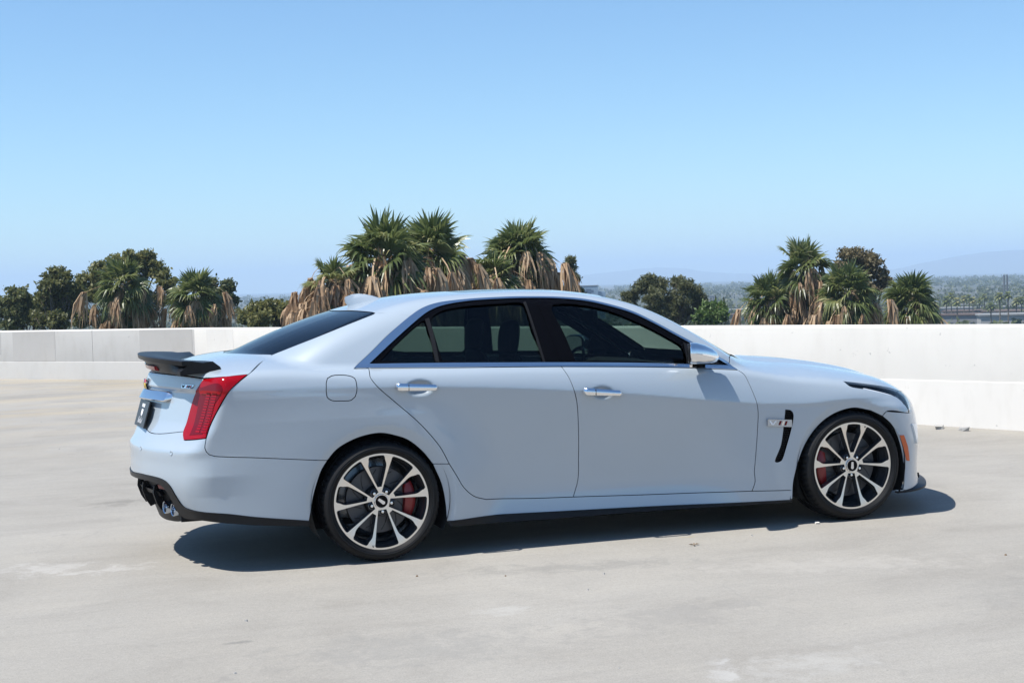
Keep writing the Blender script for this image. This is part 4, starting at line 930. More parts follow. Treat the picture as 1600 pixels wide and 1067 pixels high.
# --- wheels
def spoke_geo(c, sg):
    a0, a1 = rad(c + sg*5.0), rad(c + sg*18.0); p0 = np.array((.050*math.sin(a0), .050*math.cos(a0))); p1 = np.array((.250*math.sin(a1), .250*math.cos(a1)))
    return p0, p1
def hw(r, inner):
    if inner: return float(np.interp(r, [.05, .12, .185, .205, .232, .25], [.0034, .0046, .0074, .0105, .0275, .0330]))
    return float(np.interp(r, [.05, .12, .20, .25], [.0040, .0058, .0090, .0112]))
def spoke_edge(c, sg, side, r0, r1, n=10):
    p0, p1 = spoke_geo(c, sg); d = (p1-p0)/np.linalg.norm(p1-p0); nn = np.array((d[1], -d[0])); out = []
    for t in np.linspace(0, 1, 61):
        p = p0 + (p1-p0)*t; q = p + nn*hw(np.linalg.norm(p), sg*side < 0)*side; r = np.linalg.norm(q)
        if r0 <= r <= r1: out.append(tuple(q))
    return out[::3] + ([out[-1]] if (len(out)-1) % 3 else [])
def arc(r, a, b, n): return [(r*math.sin(q), r*math.cos(q)) for q in np.linspace(a, b, n)]
def window(c, inner):
    if inner: e1 = spoke_edge(c, -1, 1, .078, .247); e2 = spoke_edge(c, 1, -1, .078, .247)
    else: e1 = spoke_edge(c, 1, 1, .0505, .247); e2 = spoke_edge(c+72, -1, -1, .0505, .247)
    a = lambda p: math.atan2(p[0], p[1])
    A, B = a(e1[-1]), a(e2[-1])
    if B < A: B += 2*math.pi
    top = arc(.2525, A + .03, B - .03, 9)
    return e1 + top + e2[::-1]
def dish(r): return np.interp(r, [0, .05, .10, .17, .225, .25, .27], [.017, .017, .016, .011, .005, .003, .003])
def make_wheel(name, phase, tw, disc_r, cal_ang, R_):
    w = empty(name, (0, 0, 0), 0, car)
    # tyre
    o0 = .004
    prof = [(.244, .020), (.258, .006), (.268, -.001), (.276, -.010), (.288, -.016), (.304, -.012), (.316, -.001), (.3225, .008), (R_-.0035, .020), (R_-.001, .034)]
    side = list(prof); W = tw
    tread = []
    for g in (.075, .140, .205):
        g = g*tw/.28; tread += [(R_, g-.012), (R_-.007, g-.010), (R_-.007, g), (R_, g+.002)]
    pr = side + tread + [(R_-.001, W-.034), (R_-.0035, W-.02), (.316, W), (.288, W+.012), (.247, W-.01), (.238, W-.02)]
    def mod(i, j):
        if j in (7, 8, 9) and i % 5 == 0: return -.0055
        if len(side) <= j < len(side)+len(tread) and i % 10 == 0: return -.002
        return 0
    mb = MB(); mb.lathe(pr, 300, mod=mod); ty = mb.build('tyre', RUBBER, w, auto=38)
    mb = MB()
    for r, wd in ((.2975, .0012), (.279, .0010)):
        yy = float(np.interp(r, [p[0] for p in side], [p[1] for p in side])); mb.lathe([(r-wd, yy-.0004), (r, yy-.0022), (r+wd, yy-.0004)], 120)
    mb.build('sidewall_rib', RUBBER, ty, auto=60)
    # rim face
    wins = []
    for k in range(5): wins += [window(phase + 72*k, True), window(phase + 72*k, False)]
    outer = arc(.2680, 0, 2*math.pi, 121)[:-1]
    Q, T, loops = tri2d(outer, wins, .012); r = np.hypot(Q[:, 0], Q[:, 1]); V = np.stack([Q[:, 0], dish(r), Q[:, 1]], 1)
    f0 = np.cross(V[T[0][1]]-V[T[0][0]], V[T[0][2]]-V[T[0][0]])
    if f0[1] > 0: T = T[:, ::-1]
    rim = mesh('rim', V, [tuple(t) for t in T], MACH, w, None, True)
    mb = MB()
    for ki, (wi, l) in enumerate(zip(wins, loops[1:])):
        cen = np.mean(np.array(wi), 0); n = len(wi); top = [(p[0], float(dish(math.hypot(*p))) , p[1]) for p in wi]
        ins = inset(wi, .0085 if ki % 2 == 0 else .0040); bot = [(p[0], float(dish(math.hypot(*p))) + .040, p[1]) for p in ins]
        mid = [(p[0], float(dish(math.hypot(*p))) + .004, p[1]) for p in inset(wi, .0012)]
        mb.loft([top, mid, bot], cap=False)
    mb.lathe([(.2680, .003), (.2695, .002), (.2700, .004), (.2660, .010), (.2520, .022)], 120)
    sd = mb.build('spoke_sides', DALLOY, rim, True, auto=35)
    mb = MB(); mb.lathe([(.2530, .010), (.247, .030), (.231, .06), (.226, .10), (.226, .24), (.240, .262)], 96); mb.lathe([(.14, .20), (.226, .215)], 96); br = mb.build('rim_barrel', DALLOY, rim, auto=40)
    # hub, nuts, cap
    mb = MB(); mb.lathe([(.0, .040), (.078, .040), (.085, .050), (.085, .10)], 48); mb.build('hub', CASTI, rim, auto=40)
    for k in range(5):
        a = rad(phase + 36 + 72*k); x, z = .0575*math.sin(a), .0575*math.cos(a); mb = MB()
        mb.lathe([(.0185, .036), (.0195, .020), (.0165, .018), (.0160, .034)], 20, m=0); mb.lathe([(.0105, .038), (.0105, .018), (.0085, .0125), (.0, .0115)], 6, m=1)
        o = mb.build('lug_nut', [DALLOY, SATIN], rim, True, auto=30); o.location = (x, 0, z)
    mb = MB(); mb.lathe([(.040, .03), (.0405, .012), (.0385, .0085), (.0345, .0085), (.0335, .011)], 40, m=0); mb.lathe([(.0335, .011), (.0320, .0095), (0, .008)], 40, m=1)
    cap = mb.build('centre_cap', [SATIN, GBLACK], rim, True, auto=30)
    a = rad(phase + 5); ca, sa = math.cos(a - rad(38 if phase < 0 else 100)), math.sin(a - rad(38 if phase < 0 else 100))
    sh = [(-.022, -.0065), (.016, -.0095), (.023, 0), (.016, .0095), (-.022, .0065)]
    mb = MB(); mb.loft([[(x*ca - z*sa, yy, x*sa + z*ca) for x, z in sh] for yy in (.009, .0065)]); mb.build('cap_emblem', SATIN, cap, False)
    a = rad(phase + (18 if phase > 0 else 198 - 0)); mb = MB(); cx, cz = .247*math.sin(a), .247*math.cos(a)
    for dx in (-1, 1): mb.loft([[(cx + dx*.0045 - .0015, .0022, cz + .006), (cx + dx*.0045 + .0015, .0022, cz + .006), (cx + dx*.001 + .0015, .0022, cz - .006), (cx + dx*.001 - .0015, .0022, cz - .006)], [(cx + dx*.0045 - .0015, .0042, cz + .006), (cx + dx*.0045 + .0015, .0042, cz + .006), (cx + dx*.001 + .0015, .0042, cz - .006), (cx + dx*.001 - .0015, .0042, cz - .006)]])
    mb.build('spoke_mark', CASTI, rim, False)
    # brake
    mb = MB(); mb.lathe([(.085, .098), (.088, .086), (disc_r-.002, .086), (disc_r, .088), (disc_r, .116), (.09, .118)], 96); dsc = mb.build('brake_disc', STEEL, w, auto=40)
    mb = MB()
    for k in range(12):
        a = rad(30*k + 7)
        mb.tube([((.105 + (disc_r-.12)*t)*math.sin(a + .35*t), .0855, (.105 + (disc_r-.12)*t)*math.cos(a + .35*t)) for t in np.linspace(0, 1, 6)], .0022, 5)
    mb.build('disc_slot', CASTI, dsc, False)
    mb = MB(); secs = []
    for t in np.linspace(-1, 1, 15):
        a = rad(cal_ang + 30*t); e = 1 - .35*abs(t)**3; r0, r1 = disc_r - .046*e, disc_r + .018
        d = np.array((math.sin(a), math.cos(a))); y0 = .052 + .012*abs(t)**2
        secs.append([(d[0]*r, y, d[1]*r) for r, y in ((r0, .078), (r0+.006, y0+.004), (r0+.016, y0), (r1-.012, y0), (r1, y0+.01), (r1, .13), (r0, .13))])
    mb.loft(secs); mb.build('brake_caliper', CALIP, w, auto=40)
    return w
YW = -.897
wr = make_wheel('wheel', -5, .283, .183, 92, .3305); wr.location = (0, YW, .3302)
wf = make_wheel('wheel', 3.2, .262, .195, -92, .3335); wf.location = (2.91, YW, .3332)
def copy_tree(o, parent, name=None):
    c = o.copy(); COL.objects.link(c); c.parent = parent
    for ch in o.children: copy_tree(ch, c)
    return c
for w, x in ((wr, 0), (wf, 2.91)):
    c = copy_tree(w, car); c.location = (x, -YW, w.location.z); c.rotation_euler = (0, 0, math.pi)
PALMS = [
(11.34, 50.13, 3.04, 2.00, 3.34, 34, 44, 'tallest fan palm of the cluster left of the roof, spiky green top over brown skirt'),
(14.04, 52.57, 3.17, 1.87, 3.21, 30, 44, 'fan palm at right of the big cluster, dead brown fronds arching out on its right'),
(8.88, 48.59, 2.01, 1.24, 2.55, 12, 46, 'mostly brown drooping palm at left edge of the big cluster, beside the roof antenna'),
(19.89, 58.16, 3.24, 1.88, 2.60, 36, 18, 'rounded green fan palm rising behind the middle of the car roof'),
(17.61, 54.68, 2.07, 1.35, 1.84, 24, 16, 'low fan palm behind the car roof, under the rounded green palm'),
(1.93, 76.47, 2.46, 1.65, 3.74, 24, 30, 'ragged fan palm in front of the eucalyptus trees at far left'),
(5.82, 76.22, 1.61, 1.65, 3.15, 26, 26, 'fan palm above the parapet corner, behind the boot spoiler'),
(42.76, 75.54, 0.24, 1.85, 2.64, 26, 24, 'leftmost fan palm of the right-hand group, brown fronds on its left'),
(44.76, 74.46, 2.44, 1.94, 4.84, 28, 34, 'tallest fan palm of the right-hand group, above the bonnet'),
(45.65, 70.47, 0.75, 2.00, 3.41, 30, 28, 'broad fan palm of the right-hand group, in front of the brown-green tree'),
(50.51, 70.96, 0.08, 1.94, 3.08, 30, 20, 'rightmost fan palm of the right-hand group, standing a little apart'),
]
TREES = [
([(-5.63,103.58,0.96,1.14), (-4.56,103.16,1.69,0.93), (-3.83,103.20,0.81,1.04), (-4.98,103.12,0.14,1.24), (-3.29,104.63,0.21,0.94), (-2.91,103.77,1.26,0.73)], 0, 'dark rounded tree at the far left edge above the parapet'),
([(-1.78,100.26,3.00,0.81), (-2.25,99.16,2.26,0.75), (-1.18,99.72,2.61,0.70), (-1.53,100.15,1.60,0.91), (-0.76,99.91,1.90,0.70), (-2.43,100.34,1.25,0.81), (-1.35,100.33,0.52,0.91), (-2.88,100.35,-0.04,0.81), (-1.82,98.64,-0.23,0.79)], 1, 'open eucalyptus tree second from the left edge with sky between its clumps'),
([(3.88,107.87,4.17,0.97), (5.02,107.93,4.35,0.76), (2.63,107.15,3.83,0.86), (1.62,106.45,3.34,0.96), (0.67,107.69,2.64,0.97), (0.99,106.79,1.63,0.85), (5.82,107.76,3.52,0.86), (6.37,106.95,2.48,0.86), (6.69,107.17,1.36,0.75), (4.37,108.62,3.06,1.09), (5.49,107.99,0.99,0.97), (4.72,108.26,-0.26,1.08), (1.99,107.63,-0.41,1.08), (0.09,108.56,-0.11,0.98), (-0.36,106.80,1.17,0.64)], 1, 'tall spreading eucalyptus tree behind the ragged palm at far left'),
([(8.74,95.09,1.92,0.68), (9.48,94.66,1.26,0.77), (9.83,94.76,1.89,0.48), (9.10,94.76,0.45,0.77), (10.18,95.33,0.96,0.39), (8.45,95.34,-0.45,0.87)], 0, 'grey-green tree directly right of the palm above the parapet corner'),
([(10.41,89.00,-0.16,0.64), (11.32,89.30,0.24,0.64), (12.37,89.00,0.38,0.68), (13.18,88.03,0.10,0.59), (13.94,88.00,-0.32,0.63), (12.80,89.14,-0.42,0.73), (11.32,87.82,-0.44,0.72)], 1, 'low hedge-like olive tree between the rear window and the brown palm'),
([(44.89,104.45,0.20,0.68), (44.43,104.40,-0.66,0.68), (45.49,103.31,0.94,0.73), (46.13,103.54,1.36,0.68), (47.22,103.61,1.01,0.85), (46.23,102.50,-0.00,1.01), (48.21,103.91,-0.34,1.03), (48.85,103.25,1.18,0.68), (48.98,101.74,0.84,0.67), (50.01,102.58,0.43,0.62), (48.69,101.94,-0.13,0.90), (50.28,102.31,-0.40,0.68), (47.22,102.42,-1.39,1.01), (48.99,103.07,-1.45,1.02), (46.66,104.53,-1.28,0.80), (50.32,102.96,-1.61,0.80)], 2, 'broad dark pine in the middle background, left of the right-hand palms'),
([(49.40,98.48,-0.99,0.66), (50.04,98.13,-1.01,0.60), (49.52,97.92,-1.63,0.71), (48.56,97.97,-1.70,0.65), (49.98,97.08,-1.53,0.49)], 3, 'small bright green tree at the right foot of the broad pine'),
([(63.44,98.01,2.91,0.87), (61.94,97.57,3.03,0.74), (63.89,97.05,2.44,0.75), (64.56,96.86,1.44,0.58), (63.57,97.55,1.64,0.87), (62.22,98.79,2.08,0.81), (64.86,96.69,0.79,0.46), (64.39,97.13,0.37,0.52), (62.74,96.46,0.30,0.80)], 4, 'brown-green bushy tree rising behind the broad palm on the right'),
([(36.74,96.86,3.16,0.26), (36.72,97.15,2.66,0.36), (36.86,96.98,2.15,0.36), (36.93,96.48,1.74,0.31), (36.56,96.65,1.25,0.36), (36.52,97.10,1.96,0.26), (36.73,96.45,0.74,0.26)], 2, 'slender columnar tree beside the blue office block'),
([(37.28,96.35,0.73,0.21), (37.16,96.48,0.43,0.21), (37.54,96.64,0.37,0.21)], 2, 'tiny tree crown just above the roof, in front of the blue office block'),
]
FAR_PALMS = [(293.6,419.6,-8.3,2.41), (317.8,451.5,-7.7,2.34), (285.1,401.2,-8.4,2.32), (344.6,481.6,-9.5,2.23), (346.2,480.4,-9.0,2.23), (353.2,487.7,-10.3,2.26), (372.8,510.6,-11.4,2.08), (362.7,493.2,-9.2,2.30), (284.2,377.2,-6.7,2.23), (286.2,375.7,-6.4,2.00), (324.4,422.0,-9.7,2.25), (325.8,421.0,-9.3,2.25), (276.1,370.7,-9.7,1.96)]
FAR_HOUSES = [(396.2,567.5,-15.9,40,10,7), (358.0,496.6,-15.2,36,12,6), (483.4,652.7,-18.7,60,12,9), (360.0,470.3,-15.0,40,14,6), (526.3,720.4,-19.0,50,14,10), (297.0,417.3,-13.8,26,10,4), (297.3,392.3,-13.5,30,10,4), (284.6,564.0,-15.1,22,10,8), (341.3,669.8,-15.6,26,12,8), (358.0,728.5,-17.4,20,10,12)]
# office [316.3 833.5  -1.2]
# (890, 447, 900) [ 3.057e+02  8.375e+02 -8.000e-01]
# (934, 447, 900) [322.3 831.2  -1.4]
# (945, 460, 900) [326.3 829.7  -6.7]
# (1108, 463, 900) [386.1 803.7  -9.8]
# (1116, 463, 900) [389.  802.4  -9.8]
# (1118, 462, 420) [181.  369.8  -3.6]
# (1131, 464, 430) [187.5 377.7  -4.2]
# (1137, 476, 600) [263.7 529.7  -9.7]
# (1569, 430, 900) [536.5 713.   -1.7]
# (1573, 430, 900) [537.7 712.1  -1.8]
# (1380, 425, 7000) [3735.6 5910.4    7.6]
# (1500, 400, 7000) [4026.5 5716.5   72. ]
# (1600, 392, 7000) [4254.2 5549.3   86.1]
# (1700, 396, 7000) [4468.5 5378.4   64.8]
# (950, 430, 7000) [2565.7 6503.8   31.2]
# (1060, 418, 7000) [2882.4 6369.8   58.6]
# (1160, 427, 7000) [3160.  6236.9   21.3]
# (860, 440, 7000) [2300.1 6602.3    8.1]
# ---------------------------------------------------------------- palms and trees
def leaf_mat(name, cols, rough=.5, trans=.25, spec=.4):
    m = bpy.data.materials.new(name); m.use_nodes = True; nt = m.node_tree; b = nt.nodes['Principled BSDF']; out = nt.nodes['Material Output']
    oi = nt.nodes.new('ShaderNodeObjectInfo'); gi = nt.nodes.new('ShaderNodeNewGeometry'); ad = node(nt, 'ShaderNodeMath', operation='MULTIPLY_ADD'); ad.inputs[1].default_value = .55
    ml = node(nt, 'ShaderNodeMath', operation='MULTIPLY'); ml.inputs[1].default_value = .45
    nt.links.new(oi.outputs['Random'], ad.inputs[0]); nt.links.new(gi.outputs['Random Per Island'], ml.inputs[0]); nt.links.new(ml.outputs[0], ad.inputs[2])
    c = ramp(nt, ad.outputs[0], [(i/(len(cols)-1), k) for i, k in enumerate(cols)]); nt.links.new(c, b.inputs['Base Color']); b.inputs['Roughness'].default_value = rough; b.inputs['Specular IOR Level'].default_value = spec
    tr = nt.nodes.new('ShaderNodeBsdfTranslucent'); nt.links.new(c, tr.inputs[0]); mx = nt.nodes.new('ShaderNodeMixShader'); mx.inputs[0].default_value = trans
    nt.links.new(b.outputs[0], mx.inputs[1]); nt.links.new(tr.outputs[0], mx.inputs[2]); nt.links.new(mx.outputs[0], out.inputs[0]); return m
PGREEN = leaf_mat('palm_frond_green', [(.070, .098, .030), (.140, .175, .056), (.23, .25, .095), (.44, .40, .19)], .36, .40, .6)
PBROWN = leaf_mat('palm_frond_dead', [(.30, .19, .11), (.48, .325, .20), (.60, .44, .285), (.36, .24, .14)], .8, .28, .2)
BARK = pbr('tree_bark', (.12, .095, .070), .9); PBARK = pbr('palm_trunk_bark', (.13, .105, .080), .9)
def frond_green(seed, e):
    r = rng(seed); V = []; F = []; Lp = .42*r.uniform(.9, 1.1); d = np.array((math.cos(e), 0, math.sin(e))); n = np.array((-math.sin(e), 0, math.cos(e))); y = np.array((0, 1., 0))
    tw = r.uniform(-1.0, 1.0)*(.9 if e < 1.0 else .5); y, n = y*math.cos(tw) + n*math.sin(tw), n*math.cos(tw) - y*math.sin(tw)
    base = d*Lp - np.array((0, 0, .05))
    def strip(P, w, nv):
        b = len(V)
        for p, q in zip(P, w): V.append(tuple(p - nv*q)); V.append(tuple(p + nv*q))
        for i in range(len(P)-1): F.append((b+2*i, b+2*i+1, b+2*i+3, b+2*i+2))
    strip([np.zeros(3), base*.5 + n*.02, base], [.016, .012, .010], y)
    for k in range(26):
        ph = rad(-105 + 210*k/25 + r.uniform(-2, 2)); L = .62*(.72 + .28*math.cos(ph*.8))*r.uniform(.88, 1.1); fold = (1 if k % 2 else -1)
        dr = math.cos(ph)*d + math.sin(ph)*y; drop = r.uniform(.40, .95)*(1.5 if e < .3 else 1.1 if e < 1.0 else .40); P = []; W = []
        cup = .16*abs(math.sin(ph))
        for t, w in ((.04, .006), (.30, .019), (.52, .026), (.74, .014), (.9, .006), (1.0, .001)):
            P.append(base + dr*L*t*(1 - .12*t*drop) + n*(cup*t*L) - np.array((0, 0, 1))*(drop*L*max(0, t-.35)**1.7)); W.append(w*1.12)
        strip(P, W, (-math.sin(ph)*d + math.cos(ph)*y)*.9 + n*.45*fold)
    return mesh_data('frond', V, F, PGREEN, None, False)
def frond_dead(seed):
    r = rng(seed); V = []; F = []
    def strip(P, w, nv):
        b = len(V)
        for p, q in zip(P, w): V.append(tuple(p - nv*q)); V.append(tuple(p + nv*q))
        for i in range(len(P)-1): F.append((b+2*i, b+2*i+1, b+2*i+3, b+2*i+2))
    out = r.uniform(.30, .95); h = r.uniform(-.02, .34); arcp = [np.array((out*t, 0, h*math.sin(math.pi*t*.8) - .22*t*t)) for t in (0, .3, .6, .85, 1.0)]
    strip(arcp, [.018, .014, .012, .011, .010], np.array((0, 1., 0)))
    b0 = arcp[-1]
    for k in range(22):
        a = r.uniform(-1, 1); L = r.uniform(.40, .82); sx = r.uniform(.0, .22); sy = a*r.uniform(.08, .26); P = []; W = []
        for t, w in ((0, .010), (.15, .026), (.45, .028), (.75, .016), (1, .002)):
            q = 1 - (1-t)**2.2; P.append(b0 + np.array((sx*q + .03*math.sin(t*4+k), sy*q + .02*math.sin(t*5+2*k), .05*math.sin(math.pi*min(1, t*2.2)) - L*t**1.35))); W.append(w*r.uniform(.7, 1.2))
        aa = r.uniform(0, math.pi); strip(P, W, np.array((math.cos(aa), math.sin(aa), 0)))
    return mesh_data('dead_frond', V, F, PBROWN, None, False)
G_EL = [82, 66, 50, 34, 18, 2, -14, -30]
GREENS = {e: [frond_green(100*i + k, rad(e)) for k in range(4)] for i, e in enumerate(G_EL)}
DEADS = [frond_dead(900 + k) for k in range(7)]
def palm(x, y, z, R, skirt, ng, nb, label, seed, group):
    r = rng(seed); p = empty('fan_palm', (x, y, GZ)); tag(p, label, 'palm tree', group); H = z - GZ; lx, ly = r.uniform(-.5, .5, 2)
    mb = MB(); ts = np.linspace(0, 1, 14); mb.tube([(lx*math.sin(t*3)*.6*(1-t), ly*math.sin(t*2.5)*.6*(1-t), H*t) for t in ts], [.30 - .10*t + (.04 if i % 2 else 0) for i, t in enumerate(ts)], 10); mb.build('trunk', PBARK, p, False)
    ng = int(ng*1.35)
    for k in range(ng):
        u = (k+.5)/ng; e = 82 - 126*u**.90 + r.uniform(-12, 12); ev = min(G_EL, key=lambda q: abs(q-e))
        o = link('frond', GREENS[ev][int(r.integers(4))], p); o.location = (0, 0, H - .18*R*u); s = R*r.uniform(.86, 1.10)*(1.0 if e > 20 else .95); o.scale = (s, s, s); o.rotation_euler = (r.uniform(-.12, .12), r.uniform(-.1, .1), k*2.39996 + r.uniform(-.3, .3))
    nb = int(nb*(2.9 if seed < 45 else 1.0))
    for k in range(nb):
        u = (k+.5)/nb; o = link('dead_frond', DEADS[int(r.integers(len(DEADS)))], p); o.location = (0, 0, H + .10*R - (skirt-.35*R)*u); s = R*r.uniform(.80, 1.30)*(1.06 - .22*u); o.scale = (s, s, s); o.rotation_euler = (r.uniform(-.1, .1), r.uniform(-.12, .12), k*2.39996 + r.uniform(-.5, .5))
    for k in range(22):
        dead = k % 2 == 0; e = r.uniform(-20, 50); ev = min(G_EL, key=lambda q: abs(q-e)); o = link('dead_frond' if dead else 'frond', DEADS[int(r.integers(len(DEADS)))] if dead else GREENS[ev][int(r.integers(4))], p)
        o.location = (0, 0, H + .05*R - .55*R*r.uniform(0, 1)); s = R*r.uniform(.50, .85); o.scale = (s, s, s); o.rotation_euler = (r.uniform(-.3, .3), r.uniform(-.2, .2), k*2.4 + .7)
    # a few green fronds hang down inside the skirt
    for k in range(max(6, ng//2)):
        o = link('frond', GREENS[-30][k % 4], p); o.location = (0, 0, H - .5*R - skirt*.55*r.uniform(.1, 1)); s = R*r.uniform(.7, .9); o.scale = (s, s, s); o.rotation_euler = (0, rad(r.uniform(10, 35)), r.uniform(0, 6.28))
    return p
for i, (x, y, z, R, sk, ng, nb, lab) in enumerate(PALMS):
    z -= .20*R; R *= 1.24
    palm(x, y, z, R, sk, ng, nb, lab, 40+i, 'fan palms on the left' if i < 7 else 'fan palms on the right')
KIND = [leaf_mat('dark_olive_leaves', [(.075, .090, .034), (.130, .148, .056), (.200, .205, .085)], .5, .42), leaf_mat('eucalyptus_leaves', [(.105, .112, .036), (.185, .185, .060), (.27, .25, .095)], .5, .42),
        leaf_mat('pine_needles', [(.085, .096, .042), (.150, .156, .068), (.22, .215, .10)], .6, .40), leaf_mat('bright_green_leaves', [(.055, .100, .024), (.095, .155, .040), (.140, .205, .058)], .5, .32), leaf_mat('brown_green_leaves', [(.105, .088, .044), (.165, .135, .068), (.215, .175, .09)], .6, .3)]
def broadleaf(cl, kind, label, seed):
    r = rng(seed); c = np.array(cl); base = c[:, :2].mean(0); t = empty('leafy_tree', (base[0], base[1], GZ)); tag(t, label, 'tree'); o3 = np.array((base[0], base[1], GZ))
    mb = MB(); zm = c[:, 2].min() - o3[2]; fork = zm*.82; mb.tube([(0, 0, 0), (.15, -.1, fork*.5), (.0, .1, fork)], [.38, .30, .24], 9)
    for q in c:
        e = q[:3] - o3; mid = np.array((e[0]*.45, e[1]*.45, fork + (e[2]-fork)*.55)); mb.tube([(0, .05, fork-.3), tuple(mid + r.uniform(-.3, .3, 3)), tuple(e)], [.15, .08, .03], 6)
        for _ in range(3): w = e + r.normal(0, 1, 3)*q[3]*.6; mb.tube([tuple(mid), tuple((mid+w)/2 + r.uniform(-.2, .2, 3)), tuple(w)], [.05, .035, .015], 5)
    mb.build('trunk', BARK, t, True)
    P = []; S = []
    for q in c:
        # each clump is itself a handful of sprays, so the outline stays ragged
        ns = int(12 + 30*q[3]); d = r.normal(0, 1, (ns, 3)); d /= np.linalg.norm(d, axis=1)[:, None]; ctr = q[:3] + d*(1.0*q[3]*r.uniform(.25, 1.0, ns)**.6)[:, None]*np.array((1, 1, .85))
        for s in ctr:
            m = int(r.integers(22, 40)); P.append(s + r.normal(0, 1, (m, 3))*np.array((.30, .30, .20))*(.42 + .18*q[3])); S.append(r.uniform(.07, .17, m))
    P = np.concatenate(P) - o3; S = np.concatenate(S); n = len(P)
    a = r.normal(0, 1, (n, 3)); a /= np.linalg.norm(a, axis=1)[:, None]; b = np.cross(a, r.normal(0, 1, (n, 3))); b /= np.linalg.norm(b, axis=1)[:, None]
    if kind == 2: a *= np.array((1, 1, 1)); S1, S2 = S*1.7, S*.35
    else: S1, S2 = S*1.25, S*.62
    V = np.stack([P - a*S1[:, None], P + b*S2[:, None], P + a*S1[:, None], P - b*S2[:, None]], 1).reshape(-1, 3)
    me = bpy.data.meshes.new('crown'); me.vertices.add(4*n); me.vertices.foreach_set('co', V.ravel()); me.loops.add(4*n); me.loops.foreach_set('vertex_index', np.arange(4*n, dtype=np.int32)); me.polygons.add(n); me.polygons.foreach_set('loop_start', np.arange(0, 4*n, 4, dtype=np.int32)); me.polygons.foreach_set('loop_total', np.full(n, 4, np.int32)); me.update(); me.validate()
    me.materials.append(KIND[kind]); link('crown', me, t); return n
nl_ = sum(broadleaf(c, k, l, 300+i) for i, (c, k, l) in enumerate(TREES)); print('leaf cards', nl_)
# ---------------------------------------------------------------- the far town
FPL = ['nearest row of', 'slim', 'tall']
fr_me = None
def small_palm_data():
    V = []; F = []; r = rng(5)
    for k in range(34):
        e = rad(70 - 120*(k+.5)/34); a = k*2.4; d = np.array((math.cos(e)*math.cos(a), math.cos(e)*math.sin(a), math.sin(e))); s = np.array((-math.sin(a), math.cos(a), 0)); b = len(V)
        for t, w in ((.1, .03), (.55, .22), (.8, .16), (1.0, .02)):
            p = d*t - np.array((0, 0, .35*t*t)); V.append(tuple(p - s*w)); V.append(tuple(p + s*w))
        for i in range(3): F.append((b+2*i, b+2*i+1, b+2*i+3, b+2*i+2))
    return mesh_data('crown', V, F, PGREEN, None, False)
SPM = small_palm_data()
FAR_PALMS.sort(key=lambda p: math.atan2(p[0] + 1.63, p[1] + 8.45))
ORD = ['first', 'second', 'third', 'fourth', 'fifth', 'sixth', 'seventh', 'eighth', 'ninth', 'tenth', 'eleventh', 'twelfth', 'thirteenth']
mb = MB(); mb.tube([(0, 0, 0), (.1, 0, 6), (0, 0, 12.5)], [.30, .22, .20], 7); STM = mb.build('trunk', PBARK, None, False); STD = STM.data; bpy.data.objects.remove(STM)
for i, (x, y, z, R) in enumerate(FAR_PALMS):
    p = empty('distant_palm', (x, y, z - 12.5)); tag(p, ORD[i] + ' small distant palm from the left in the hazy town at right', 'palm tree', 'distant palms in the town')
    link('trunk', STD, p); c = link('crown', SPM, p); c.location = (0, 0, 12.5); c.scale = (R, R, R*.9); c.rotation_euler = (0, 0, i*1.3)
HW = [pbr('pale_render', (.34, .33, .31), .8), pbr('tan_render', (.24, .20, .16), .8), pbr('grey_render', (.18, .185, .19), .8)]; ROOFM = [pbr('pale_roof', (.26, .26, .255), .8), pbr('brown_roof', (.12, .085, .07), .85)]; WIN = pbr('dark_far_window', (.04, .05, .06), .2)
HLAB = ['low pale building under the distant palms, left of the mast', 'wide low building behind the distant palms', 'longest pale roof in the far town, left of the mast', 'low building at the right edge of the far town', 'highest pale block in the far town behind the palms', 'nearest small roof just above the parapet, right of the last big palm', 'small roof just above the parapet under the mast', 'small pale building low between the pine and the right-hand palms', 'tan block behind the small pale building right of the pine', 'narrow tall block seen right of the pine']
for i, (x, y, z, w, dp, h) in enumerate(FAR_HOUSES):
    hs_ = empty('town_building', (x, y, GZ), math.atan2(y, x) - math.pi/2 + .15*(-1)**i); tag(hs_, HLAB[i], 'building', 'far town buildings')
    Hh = z - GZ; mb = MB(); mb.box((0, 0, Hh/2), (w*.55, dp, Hh)); mb.build('wall', HW[i % 3], hs_, False)
    mb = MB(); mb.box((0, 0, Hh + .25), (w*.55 + 1, dp + 1, .5)); mb.build('roof', ROOFM[i % 2], hs_, False)
    nw = max(3, int(w*.55/3.2))
    for fl in range(max(1, int(Hh/3.4))):
        for k in range(nw):
            mb = MB(); mb.box((-w*.275 + (k+.5)*w*.55/nw, -dp/2 - .02, 1.7 + fl*3.3), (1.5, .1, 1.4)); mb.build('window', WIN, hs_, False)
# blue glass office block behind the roof
BG_ = pbr('blue_grey_cladding', (.22, .30, .38), .35); BG2 = pbr('blue_glass_band', (.06, .10, .16), .12)
ob = empty('office_block', (313.6, 834.5, GZ), -.36); tag(ob, 'blue-grey flat-topped office block far behind the car roof', 'building')
mb = MB(); mb.box((0, 0, 10.4), (18.5, 14, 20.8)); mb.build('wall', BG_, ob, False); mb = MB(); mb.box((11.6, 1, 8.6), (4.6, 12, 17.2)); mb.build('side_wing', BG_, ob, False)
mb = MB(); mb.box((0, 0, 21.0), (18.9, 14.4, .5)); mb.build('roof', HW[2], ob, False)
for k in range(5): mb = MB(); mb.box((-1, -7.05, 3.2 + 3.6*k), (15, .12, 1.6)); mb.build('window', BG2, ob, False)
mb = MB(); mb.box((3.4, -7.1, 14.5), (3.2, .16, 9.0)); mb.build('dark_panel', BG2, ob, False)
